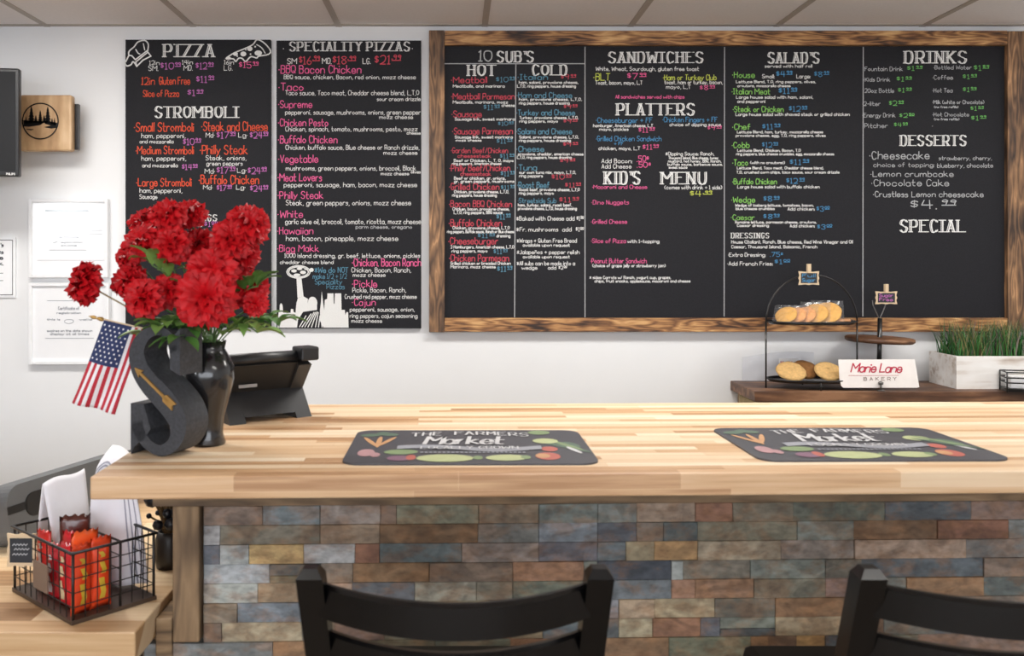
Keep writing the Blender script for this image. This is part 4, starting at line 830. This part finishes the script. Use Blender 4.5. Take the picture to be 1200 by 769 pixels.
# ------------------------------------------------------------------ bakery shelf
SZ = .896; SX0 = 1.145; SYF = 3.44
sh = thing('wood_shelf', 'dark brown wood-topped shelf unit against the back wall, under the bakery display', 'shelf', (SX0, SYF, 0))
DBR = [(0, (58, 38, 26)), (.4, (92, 62, 44)), (.75, (124, 88, 62)), (1, (150, 110, 80))]
MB().box((0, 0, SZ - .04), (1.9, WALLY - SYF - .002, SZ), bevel=.003).obj('shelf_top', plank_wood('dark_plank', DBR, 'X', 1, .5, 7), sh)
MB().box((.03, .02, 0), (1.88, WALLY - SYF - .004, SZ - .04)).obj('unit_body', plain('unit_tan', (150, 128, 96), .6), sh)
m = MB(); m.mi = 0
for k in range(12):
    y = .03 + k * .02; m.box((.022, y, SZ - .10), (.030, y + .006, SZ - .052))
m.obj('lattice_edge', plain('lattice_cream', (206, 188, 146), .6), sh)
# two-tier cookie stand
TX, TY = at(951, 447, 3.54).x, 3.54; TR = .176
cs = thing('cookie_stand', 'two-tier black wire stand with arched handle holding cookies', 'cookie stand', (TX, TY, SZ))
z1, z2 = .026, .252
for z in (z1, z2):
    tr = MB().lathe([(.0, z), (TR - .012, z), (TR, z + .010), (TR - .002, z + .0105), (TR - .013, z + .002), (.0, z + .002)], 48, sy=.52).obj('tray', plain('tray_black', (30, 31, 33), .25, var=.1, coat=.4), cs)
    MB().tube([((TR + .001) * math.cos(2 * math.pi * k / 40), (TR + .001) * .52 * math.sin(2 * math.pi * k / 40), z + .011) for k in range(40)], .0028, 6, True).obj('tray_rim', BLKM, cs)
for s_ in (-1, 1): MB().tube([(s_ * (TR + .004), 0, .0), (s_ * (TR + .004), 0, z2 + .012)], .0035, 8).obj('upright', BLKM, cs)
MB().tube([(0, -TR * .52, 0), (0, -TR * .52, z1 + .004)], .003, 8).obj('foot', BLKM, cs)
MB().tube([(0, TR * .52, 0), (0, TR * .52, z1 + .004)], .003, 8).obj('foot', BLKM, cs)
MB().tube([((TR + .004) * math.cos(math.pi * k / 20), 0, z2 + .01 + .185 * math.sin(math.pi * k / 20)) for k in range(21)], .0032, 8).obj('arched_handle', BLKM, cs)
# chalk tags on clips
TAGB = plain('tag_slate', (40, 44, 50), .6); TAGF = plain('tag_birch', (214, 190, 156), .6)
def chalk_tag(loc, w, h, label, lines, col, clip=True, rz=0, name='chalk_tag', tilt=0):
    t = thing(name, label, 'price tag', loc, rz)
    pts = []; nn = 48
    for k in range(nn):
        a_ = 2 * math.pi * k / nn; c, s = math.cos(a_), math.sin(a_); q = max(abs(c), abs(s)); wv = 1 + .045 * math.cos(a_ * 8)
        pts.append((c / q * w / 2 * wv, s / q * h / 2 * wv))
    Mt = Matrix(((1, 0, 0, 0), (0, 0, 1, 0), (0, 1, 0, 0), (0, 0, 0, 1)))
    MB().prism(pts, .004, Mt).obj('frame', TAGF, t)
    MB().box((-w * .41, -.001, -h * .38), (w * .41, .002, h * .38)).obj('slate', TAGB, t)
    m = MB(); P = lambda x, y: Vector((x, -.0016, y))
    for k, s_ in enumerate(lines): hand(m, P, -w * .34, h * (.08 - .34 * k), h * .24, w * .30, s_, h * .04, 1)
    if not lines:      # smudged, unreadable chalk marks
        for yy, xa in ((.16, -.3), (.02, -.24), (-.14, -.3)):
            q = [(w * (xa + .06 * k), h * (yy + .05 * (k % 2))) for k in range(10)]
            for a_, b_ in zip(q, q[1:]): seg(m, a_, b_, .0016, P)
    m.obj('lettering', CM[CK.index(col)], t, fix=False)
    if clip: MB().box((-.007, -.006, h * .38), (.007, -.001, h * .5 + .03), bevel=.001).box((-.007, .005, h * .38), (.007, .009, h * .5 + .03), bevel=.001).obj('clothes_peg', TAGF, t)
    return t
chalk_tag((at(948, 326, 3.53).x, TY - .010, EYE - (326 - CY) / F * 3.53), .078, .052, 'small chalk tag pegged to the top of the cookie stand arch', ['Full', 'Sugar'], 'B')
# cookies
CK1 = plain('cookie_golden', (214, 164, 92), .8, var=.3, scale=60, bump=.6); CK2 = plain('oat_cookie', (212, 172, 112), .85, var=.35, scale=90, bump=.9); CKB = plain('brown_muffin', (136, 92, 48), .85, var=.4, scale=70, bump=.8)
CKW = plain('iced_cookie', (216, 156, 104), .7, var=.4, scale=70, bump=.5); FILM = clear('cookie_film', gloss=.0, rough=.1, haze=.03)
def cookie(x, z, r, th, m, label, grp, tilt, yaw=0, dy=0, wrap=True, base=0):
    t = thing('cookie', label, 'cookie', (TX + x, TY + dy, SZ + z), yaw, grp)
    prof = [(.0, -th / 2), (r * .8, -th / 2), (r * .97, -th * .2), (r, .0), (r * .92, th * .3), (r * .6, th * .48), (0, th * .55)]
    b = MB(); b.lathe(prof, 26); rn2 = random.Random(label)
    for v in b.bm.verts:
        k = 1 + rn2.uniform(-.03, .03); v.co.x *= k; v.co.y *= k; v.co.z += rn2.uniform(-.0012, .0012)
    o = b.obj('biscuit', m, t); o.rotation_euler = (tilt, 0, 0)
    if wrap:
        b = MB(); q = r * 1.12
        def fn(u, v):
            return Vector(((u - .5) * 2 * q, (v - .5) * 2 * q * 1.05, 0))
        for sgn in (-1, 1):
            b.grid(lambda u, v, s=sgn: fn(u, v) + Vector((0, 0, s * (th * .62) * max(0, 1 - (max(abs(u - .5), abs(v - .5)) * 2) ** 4) + rn2.uniform(-.001, .001))), 8, 8, False)
        o = b.obj('wrapper', FILM, t); o.rotation_euler = (tilt, 0, R(10))
    return t
u = z2 + .006; lean = R(62)
for k, (x, m_, lab, r) in enumerate(((-.105, CK1, 'wrapped golden cookie leaning at the left end of the upper tier', .043), (-.066, CKW, 'wrapped pinkish iced cookie, second from the left on the upper tier', .041), (-.028, CKW, 'wrapped pinkish cookie in the middle of the upper tier row', .042),
                                     (.014, CK1, 'wrapped golden cookie, second from the right on the upper tier', .050), (.064, CK1, 'largest wrapped golden cookie, at the right end of the upper tier row', .054))):
    cookie(x, u + r * .70, r, .014, m_, lab, 'wrapped cookies on the upper tier', R(48), R(-42 + k * 3), -.012 + .004 * k)
cookie(.118, u + .008, .036, .014, CKW, 'wrapped cookie lying flat at the right rim of the upper tier', 'wrapped cookies on the upper tier', 0, R(12), 0)
l_ = z1 + .004
cookie(-.085, l_ + .036, .058, .022, CK2, 'big oat cookie at the left of the lower tier', 'cookies on the lower tier', R(32), 0, -.012, False)
cookie(.062, l_ + .036, .054, .024, CK2, 'big oat cookie behind the bakery card on the lower tier', 'cookies on the lower tier', R(34), 0, -.012, False)
cookie(-.01, l_ + .036, .052, .026, CKB, 'dark brown cookie at the back of the lower tier', 'cookies on the lower tier', R(35), 0, .045, False)
# clear bag lying behind
bg = thing('plastic_bag', 'crumpled clear plastic bag behind the lower tier of the cookie stand', 'bag', (at(868, 455, 3.69).x + .07, 3.722, SZ))
rn2 = random.Random(5); b = MB()
b.grid(lambda u, v: Vector(((u - .18) * .30, .006 * math.sin(u * 21) * math.sin(v * 9), v * (.10 + .025 * math.sin(u * 2.2)))), 18, 8)
b.obj('film', clear('bag_film', (248, 249, 252), .0, .3, .12), bg)
MB().box((.095, -.013, .055), (.185, -.011, .098)).obj('bag_label', FRM, bg)
m = MB(); hand(m, lambda x, y: Vector((x, -.0136, y)), .10, .072, .014, .18, 'Marie Lane', .0022, 1, .15); m.obj('lettering', plain('crimson_ink', (190, 50, 74), .7), bg, fix=False)
# wood-disc stand with card
WX, WY = at(1030, 450, 3.617).x, 3.617
ws = thing('disc_stand', 'slim black stand with one round wooden tier beside the cookie stand', 'cake stand', (WX, WY, SZ))
pz = lambda y: EYE - (y - CY) / F * WY - SZ
MB().lathe([(0, 0), (.06, 0), (.06, .006), (.012, .012), (0, .012)], 28).obj('base', BLKM, ws)
MB().tube([(0, 0, .01), (.004, 0, pz(373))], .009, 10).obj('pole', BLKM, ws)
o = MB().lathe([(0, 0), (.122, 0), (.130, .006), (.130, .016), (.124, .02), (0, .02)], 40).obj('wooden_disc', plank_wood('disc_wood', DBR[1:] + [(1.0, (186, 140, 100))], 'X', 1.5, .5, 8), ws); o.location = (.002, 0, pz(401)); o.rotation_euler = (0, R(2.0), 0)
MB().tube([(-.026, 0, pz(352)), (-.024, 0, pz(358)), (-.008, 0, pz(368)), (.002, 0, pz(374)), (.012, 0, pz(368)), (.026, 0, pz(358)), (.028, 0, pz(352))], .0022, 6).obj('forked_handle', plain('thin_steel', (120, 118, 116), .35, metal=.8), ws)
chalk_tag((at(1038, 349, 3.61).x, WY - .012, EYE - (349 - CY) / F * 3.61), .084, .050, 'small chalk tag with violet writing on the wood-disc stand fork', ['Sugar', 'Free'], 'V')
cw = .305; cc = at(1031, 445.5, 3.455)
cd = thing('bakery_card', 'white bakery card with red script leaning before the wood-disc stand', 'sign', (cc.x, 3.455, SZ)); 
Mc = Matrix.Translation((0, 0, .012)) @ Matrix.Rotation(R(-8), 4, 'X') @ Matrix(((1, 0, 0, 0), (0, 0, 1, 0), (0, 1, 0, 0), (0, 0, 0, 1)))
MB().prism([(-cw / 2 + .012, .0), (-cw / 2 + .004, .008), (-cw / 2, .03), (-cw / 2 - .001, .108), (cw / 2 - .01, .109), (cw / 2, .002), (cw / 2 - .01, .0)], .002, Mc).obj('card', plain('card_white', (240, 234, 230), .7), cd)
m = MB(); P = lambda x, y: Mc @ Vector((x, y, -.0015))
st, wd = layout('Marie Lane', .8, 2.4); strokes(m, st, P, -.108, .060, .195 / wd, .0046, .0046, 1, .30, 4)
seg(m, (-.118, .047), (.075, .047), .0012, P); m.obj('script_lettering', plain('crimson_ink', (0, 0, 0)), cd, fix=False)
m = MB(); st, wd = layout('BAKERY', 4); strokes(m, st, P, -.06, .028, .125 / wd, .0017, .0022, 1, 0, 2); m.obj('small_lettering', plain('taupe_ink', (150, 130, 124), .8), cd, fix=False)
MB().tube([(0, -.009, .0), (0, -.009, .030)], .004, 8).box((-.014, -.014, 0), (.014, -.004, .005), bevel=.001).lathe([(0, .026), (.009, .026), (.010, .034), (0, .04)], 12, (0, -.008, 0)).obj('stand_clip', plain('thin_steel', (0, 0, 0)), cd)
# planter
gx, gy = at(1121, 452, 3.50).x, 3.50
gp = thing('grass_planter', 'whitewashed wooden box planted with tall green grass', 'planter', (gx, gy, SZ))
WW = plank_wood('whitewash', [(0, (176, 160, 146)), (.25, (214, 206, 198)), (.5, (234, 231, 227)), (1, (244, 243, 241))], 'X', 1.4, .75, 6)
bw, bd, bh = .62, .205, .128
m = MB(); m.box((0, 0, 0), (bw, .012, bh), bevel=.001).box((0, bd - .012, 0), (bw, bd, bh), bevel=.001).box((0, .012, 0), (.012, bd - .012, bh), bevel=.001).box((bw - .012, .012, 0), (bw, bd - .012, bh), bevel=.001).box((.012, .012, .002), (bw - .012, bd - .012, .012))
m.obj('wooden_box', WW, gp)
MB().box((.013, .013, .012), (bw - .013, bd - .013, bh - .02)).obj('soil', plain('dark_soil', (38, 36, 28), .9, bump=.5), gp)
rn = random.Random(21); g = MB()
for k in range(1500):
    x = rn.uniform(.02, bw - .02); y = rn.uniform(.02, bd - .02); L = rn.uniform(.09, .19); az = rn.uniform(0, 6.28); bend = rn.uniform(.1, .65); w = rn.uniform(.0022, .0052)
    d_ = Vector((math.cos(az), math.sin(az) * .5, 0)); s_ = Vector((-math.sin(az), math.cos(az), 0)); b0 = Vector((x, y, bh - .03)); g.mi = rn.choice((0, 0, 0, 1, 1, 2)); 
    if L > .165: g.mi = rn.choice((0, 2, 3))
    pr = None
    for q in range(5):
        t = q / 4; c = b0 + Vector((0, 0, L * t * (1 - .25 * bend * t))) + d_ * (bend * L * t * t); c.y = min(c.y, WALLY - gy - .052)
        cur = [g.bm.verts.new(c - s_ * w * (1 - t * .95)), g.bm.verts.new(c + s_ * w * (1 - t * .95))]
        if pr: f = g.bm.faces.new((pr[0], pr[1], cur[1], cur[0])); f.material_index = g.mi; f.smooth = True
        pr = cur
go = g.obj('grass', [plain('grass_deep', (42, 92, 44), .5, var=.25), plain('grass_mid', (66, 124, 56), .5, var=.25), plain('grass_dry', (132, 128, 84), .6, var=.2), plain('grass_dusty', (104, 96, 86), .6)], gp, fix=False); go['kind'] = 'stuff'
# black wire tray at right
wt = thing('wire_tray', 'low black wire tray of white paper in front of the grass box', 'tray', (at(1170, 455, 3.47).x, 3.415, SZ + 0), R(-14))
m = MB()
for z in (.012, .036, .055, .076): m.tube([(0, 0, z), (.26, 0, z), (.26, .08, z), (0, .08, z)], .0028, 6, True)
for x, y in ((0, 0), (.26, 0), (.26, .08), (0, .08), (.13, 0)): m.tube([(x, y, 0), (x, y, .077)], .003, 6)
m.obj('wire_frame', BLKM, wt); MB().box((.0, .0, .002), (.26, .08, .014)).obj('bottom_tray', BLKM, wt)
tp = MB().box((.015, .012, 0), (.245, .068, .045), bevel=.002).obj('paper_stack', PAP); tp.location = Vector(wt.location) + Vector((0, 0, .0145)); tp.rotation_euler = (0, 0, R(-14)); tag(tp, 'white paper stack lying inside the low black wire tray', 'paper')

# ------------------------------------------------------------------ things on the low side counter
# wire basket
k0 = Vector((-.673, 1.572, LZ)); U = Vector((-.75, .66, 0)).normalized(); Vv = Vector((.66, .75, 0)).normalized(); LU, LVv, BH = .24, .155, .126
rz = math.atan2(Vv.y, Vv.x)       # local x = Vv (short side), local y = U (long side)
bk = thing('wire_basket', 'black wire basket of snack packets on the low side counter', 'basket', k0, rz)
Wr = plain('basket_wire', (26, 24, 24), .4, var=.1)
m = MB(); fl_ = .008
def rect(z, o_=0): return [(-o_, -o_, z), (LVv + o_, -o_, z), (LVv + o_, LU + o_, z), (-o_, LU + o_, z)]
m.tube(rect(BH, .004), .0028, 6, True).obj('rim', Wr, bk)
m = MB()
for z in (.03, .055, .08, .10): m.tube(rect(z, .001), .0011, 5, True)
for q in range(1, 7): x = LVv * q / 7; m.tube([(x, 0, .004), (x, -.003, BH)], .0011, 5); m.tube([(x, LU, .004), (x, LU + .003, BH)], .0011, 5)
for q in range(1, 10): y = LU * q / 10; m.tube([(0, y, .004), (-.003, y, BH)], .0011, 5); m.tube([(LVv, y, .004), (LVv + .003, y, BH)], .0011, 5)
m.obj('wire_mesh', Wr, bk)
m = MB(); dx_ = .088; m.tube([(dx_, 0, .006), (dx_, 0, BH), (dx_, LU, BH), (dx_, LU, .006)], .0024, 6)
for q in range(1, 7): y = LU * q / 7; m.tube([(dx_, y, .006), (dx_, y, BH)], .0011, 5)
for z in (.04, .075, .1): m.tube([(dx_, 0, z), (dx_, LU, z)], .0011, 5)
m.obj('divider', Wr, bk)
for x, y in ((0, 0), (LVv, 0), (LVv, LU), (0, LU)): MB().tube([(x, y, 0), (x, y, BH + .002)], .0026, 6).obj('corner_wire', Wr, bk)
MB().box((-.004, -.004, .0), (LVv + .004, LU + .004, .008), bevel=.001).obj('tray', plain('tray_brown', (70, 54, 42), .5), bk)
MB().box((-.0075, .085, .035), (-.0045, .142, .085)).obj('placard', plain('placard_taupe', (122, 102, 88), .6), bk)
def bl(x, y, z=0):   # basket local to world
    return k0 + Vv * x + U * y + Vector((0, 0, z))
t = chalk_tag(bl(-.014, .178, .096), .052, .060, 'small chalk tag clipped to the left corner of the wire basket', [], 'D', False, rz - R(50)); 
# snack packets standing in the basket
def packet(x, y, w, h, th, yaw, cols, label, lean=0):
    t = thing('snack_packet', label, 'snack packet', bl(x, y, .0085), rz + yaw, 'snack packets in the wire basket')
    t.rotation_euler = (lean, 0, rz + yaw)
    c0, c1 = cols
    def side(s):
        return lambda u, v: Vector(((u - .5) * w * (1 - .05 * math.sin(math.pi * v)), s * th / 2 * max(0, math.sin(math.pi * u)) ** .6 * max(0, math.sin(math.pi * min(1, v * 1.06))) ** .6, v * h + (.003 * math.sin(u * 40) if v > .98 else 0)))
    b = MB(); b.grid(side(-1), 10, 12); b.grid(side(1), 10, 12); bmesh.ops.remove_doubles(b.bm, verts=b.bm.verts, dist=.0002)
    b.obj('pouch', plain(c0[0], c0[1], .25, var=.15, scale=60, coat=.4), t)
    m = MB(); s = side(-1); m.mi = 0
    P = lambda x_, y_: s(x_, y_) + Vector((0, -.0016, 0))
    for yy0, yy1, x0, x1 in ((.14, .44, .36, .62), (.50, .66, .40, .64), (.72, .80, .38, .6)):
        m.grid(lambda u, v: P(x0 + (x1 - x0) * u + .06 * math.sin(v * 5), yy0 + (yy1 - yy0) * v), 3, 3)
    m.obj('printed_patch', plain(c1[0], c1[1], .35, var=.2, scale=90), t)
OR = ('orange_foil', (236, 74, 34)); RD = ('red_foil', (206, 24, 34)); YL = ('yellow_print', (216, 178, 56)); DR = ('dark_red_print', (120, 18, 30)); BR = ('brown_foil', (84, 42, 34)); CR = ('cream_print', (224, 200, 160)); SV = ('silver_print', (200, 190, 190))
packet(.024, .020, .040, .124, .018, R(5), (OR, YL), 'bright orange snack packet with yellow print at the near basket corner')
packet(.062, .022, .038, .128, .018, R(-4), (OR, YL), 'orange snack packet beside the basket divider, in the front row')
packet(.044, .046, .050, .138, .016, R(-3), (('bright_orange_foil', (244, 96, 40)), YL), 'taller orange snack packet standing behind the front row')
packet(.020, .068, .044, .116, .018, R(-84), (RD, CR), 'red snack packet with cream print, facing the left basket side')
packet(.042, .090, .048, .128, .018, R(-70), (RD, DR), 'red snack packet standing between the cream-print packet and the brown one')
packet(.066, .130, .055, .146, .016, R(-30), (BR, DR), 'dark brown glossy packet standing in the middle of the basket')
packet(.024, .125, .040, .104, .020, R(-80), (('crimson_foil', (190, 30, 40)), SV), 'crimson and silver packet behind the taupe placard')
packet(.026, .172, .040, .118, .020, R(-76), (('scarlet_foil', (214, 40, 36)), SV), 'scarlet packet with silver print near the chalk tag')
# printed towel and folded napkin hanging out of the basket
TW = plain('towel_white', (236, 236, 242), .85, var=.03, scale=80); TG = plain('towel_grey_stripe', (150, 152, 166), .85)
tw = thing('printed_towel', 'white towel with grey stripes and ring print hanging beside the snack packets', 'towel', (-.612, 1.735, LZ))
def towel(u, v):      # u across left to right, v from top to bottom
    w = .136 - .036 * v; x = -.130 + .028 * v + w * u + .016 * v * v + (.040 * (1 - v) ** 3 * (1 - u) - .03 * (1 - v) ** 3 * u)
    z = .262 - .030 * u * (1 - v) - .252 * v + .012 * math.sin(3 * u) * (1 - v)
    y = .045 * (1 - u) * (1 - v) + .008 * math.sin(u * 9) * v + (.05 * (1 - v / .15) ** 2 if v < .15 else 0)
    return Vector((x, y, max(z, .012)))
MB().grid(towel, 36, 24, mi=lambda i, j: 1 if i in (25, 28, 32) else 0).obj('cloth', [TW, TG], tw, solid=.0025)
m = MB(); P = lambda u, v: towel(u, v) + Vector((0, -.0035, 0))
for rr_ in (.20, .25):
    pts = [(.24 + rr_ * math.cos(2 * math.pi * k / 28), .20 + rr_ * .45 * math.sin(2 * math.pi * k / 28)) for k in range(29)]
    pts = [(max(.01, a_), b_) for a_, b_ in pts]
    for p, q in zip(pts, pts[1:]): seg(m, p, q, .012, P)
m.obj('ring_print', TG, tw, fix=False)
nA, nB = at(50, 568, 1.755), at(99, 549, 1.86)
nk = thing('folded_napkin', 'white folded cloth tented at the back of the wire basket', 'napkin', (nA.x, nA.y, LZ))
lA, lB, rA, rB = at(43, 632, 1.775), at(85, 640, 1.875), at(67, 655, 1.74), at(108, 640, 1.83)
def nap(u, v):
    rdg = nA.lerp(nB, u); a_, b_ = lA.lerp(lB, u), rA.lerp(rB, u); s = abs(v - .5) * 2; q = s ** 1.15
    p = rdg.lerp(a_ if v < .5 else b_, q); p = p + Vector((0, 0, .004 * (1 - s) * math.sin(u * 6)))
    return p - Vector((nA.x, nA.y, LZ))
MB().grid(nap, 12, 24).obj('cloth', TW, nk, solid=.003)
# grey case behind
gc = thing('grey_case', 'long dark grey rounded plastic case with black oval recess, behind the basket', 'case', (-.968, 1.955, LZ), R(72))
GM = plain('charcoal_plastic', (92, 94, 96), .55, var=.08)
Mg = Matrix.Translation((0, 0, .008)) @ Matrix.Rotation(R(-10), 4, 'X')
def rrect(x0, z0, x1, z1, r, n=6):
    out = []
    for cx, cy, a0 in ((x1 - r, z1 - r, 0), (x0 + r, z1 - r, 90), (x0 + r, z0 + r, 180), (x1 - r, z0 + r, 270)):
        for k in range(n + 1): t = R(a0 + 90 * k / n); out.append((cx + r * math.cos(t), cy + r * math.sin(t)))
    return out
XZ = lambda off: Mg @ Matrix(((1, 0, 0, 0), (0, 0, 1, off), (0, 1, 0, 0), (0, 0, 0, 1)))
m = MB(); m.prism(rrect(0, 0, .46, .134, .04), .07, XZ(0))
bmesh.ops.bevel(m.bm, geom=[e for e in m.bm.edges if len(e.link_faces) == 2 and e.calc_face_angle(0) > 1], offset=.008, segments=3, affect='EDGES')
m.obj('shell', GM, gc)
m = MB(); m.prism(rrect(.05, .055, .15, .108, .026, 8), .004, XZ(-.002)); m.prism([(.0, .075), (.055, .075), (.055, .092), (.0, .092)], .003, XZ(-.002)); m.obj('oval_recess', plain('recess_black', (14, 14, 15), .5), gc)
# dark ornament between towel and post
do = thing('berry_spray', 'dark spray of black berries on brown twigs, between the towel and the wooden post', 'ornament', (-.600, 1.872, LZ))
rn = random.Random(4); m = MB(); m2 = MB()
MB().lathe([(0, 0), (.026, 0), (.030, .02), (.028, .06), (.024, .075), (.021, .075), (.022, .06), (0, .03)], 20).obj('dark_jar', plain('dark_jar_glass', (34, 28, 24), .4), do)
for k in range(34):
    e_ = Vector((rn.uniform(-.036, .034), rn.uniform(-.035, .03), rn.uniform(.09, .235))); m.tube([(0, 0, .05), e_ * .5 + Vector((0, 0, .04)), e_], .0022, 5)
    r = rn.uniform(.010, .018) if k % 2 else .006; m2.lathe([(0, -r), (r * .7, -r * .7), (r, 0), (r * .7, r * .7), (0, r)], 10, e_)
m.obj('twigs', plain('twig_brown', (112, 86, 54), .7), do); m2.obj('berries', plain('berry_black', (22, 23, 30), .35), do)

# ------------------------------------------------------------------ bar stools
def bar_stool(x, label):
    t = thing('bar_stool', label, 'bar stool', (x, 1.12, 0), 0, 'bar stools at the counter')
    BK = plain('stool_black', (3, 3, 4), .26, var=.1, spec=.45)
    hw = .18; TZ = 1.006; ZS = .685
    def postx_(z): return hw - .028 * max(0, (TZ - z)) * 1.2
    def posty(z): return .14 * max(0, min(1, (TZ - z) / (TZ - ZS))) if z > ZS else .14 - .16 * (ZS - z) / ZS
    for s in (-1, 1):
        m = MB(); pr = None; zs = [TZ, .95, .9, .82, ZS, .5, .25, 0]; a_ = .0165
        for i, z in enumerate(zs):
            x_ = s * (postx_(z) if z > ZS else hw - .0096 + .02 * (ZS - z) / ZS); y_ = posty(z); cur = [m.bm.verts.new((x_ + dx * a_, y_ + dy * a_, z)) for dx, dy in ((-1, -1), (1, -1), (1, 1), (-1, 1))]
            if pr:
                for k in range(4): m.bm.faces.new((pr[k], pr[(k + 1) % 4], cur[(k + 1) % 4], cur[k]))
            else: top = cur
            pr = cur
        m.bm.faces.new(pr)
        # softly rounded cap
        cx = sum((v.co for v in top), Vector()) / 4
        cap = [m.bm.verts.new(cx + (v.co - cx) * .55 + Vector((0, 0, .011))) for v in top]
        for k in range(4): m.bm.faces.new((top[k], top[(k + 1) % 4], cap[(k + 1) % 4], cap[k]))
        m.bm.faces.new(cap)
        m.obj('leg', BK, t)
        MB().tube([(s * .17, .44, ZS - .03), (s * .19, .47, 0)], .014, 8).obj('leg', BK, t)
    for zc in (.972, .900, .828):
        m = MB(); N = 18; hh = .021; rw = postx_(zc) - .008
        def fn(sg, zz):
            return None
        pr = None
        for k in range(N + 1):
            q = k / N * 2 - 1; x_ = q * rw; y_ = posty(zc) - .072 * (1 - q * q); dy = .0085
            cur = [m.bm.verts.new((x_, y_ + a_, zc + b_)) for a_, b_ in ((-dy, -hh), (-dy, hh - .004), (-dy * .4, hh), (dy * .4, hh), (dy, hh - .004), (dy, -hh))]
            if pr:
                for j in range(6): f = m.bm.faces.new((pr[j], pr[(j + 1) % 6], cur[(j + 1) % 6], cur[j]))
            else: m.bm.faces.new(cur)
            pr = cur
        m.bm.faces.new(pr[::-1]); m.obj('back_slat', BK, t)
    MB().box((-.19, .145, ZS - .005), (.19, .475, ZS + .035), bevel=.016).obj('seat', plain('seat_vinyl', (22, 22, 23), .5), t)
    MB().box((-.178, .155, ZS - .04), (.178, .46, ZS - .006), bevel=.003).obj('seat_frame', BK, t)
    for z, y0, y1 in ((.28, .08, .45), (.4, .09, .45)):
        for s in (-1, 1): MB().tube([(s * .178, y0 - .0, z), (s * .182, y1, z)], .009, 8).obj('stretcher', BK, t)
    MB().tube([(-.185, .457, .26), (.185, .457, .26)], .010, 8).obj('foot_rail', BK, t)
    return t
bar_stool(-.002, 'black ladder-back bar stool whose whole curved back shows, before the left placemat'); bar_stool(.695, 'black ladder-back bar stool cut off by the right edge of the picture')

# pieces that sit on a part become its sub-parts
NEST = {'tray_rim': 'tray', 'printed_patch': 'pouch', 'print': ('paper', 'sheet'), 'logo': 'screen', 'star_print': 'cloth', 'ring_print': 'cloth', 'emblem': 'board', 'script_lettering': 'card', 'small_lettering': 'card', 'glass': 'frame', 'pane_bar': 'frame'}
def base_name(o): return re.sub(r'\.\d+$', '', o.name)
for root in [o for o in COL.objects if o.parent is None and o.get('category')]:
    kids = list(root.children); by = {}
    for c in kids: by.setdefault(base_name(c), []).append(c)
    count = {}
    for c in kids:
        b_ = base_name(c); want = NEST.get(b_)
        if b_ == 'lettering': want = {'price tag': 'slate', 'bag': 'bag_label', 'placemat': 'mat'}.get(root['category'])
        if not want: continue
        for w_ in (want if isinstance(want, tuple) else (want,)):
            if w_ in by:
                k = count.get(b_, 0); count[b_] = k + 1
                c.parent = by[w_][min(k, len(by[w_]) - 1)]; break
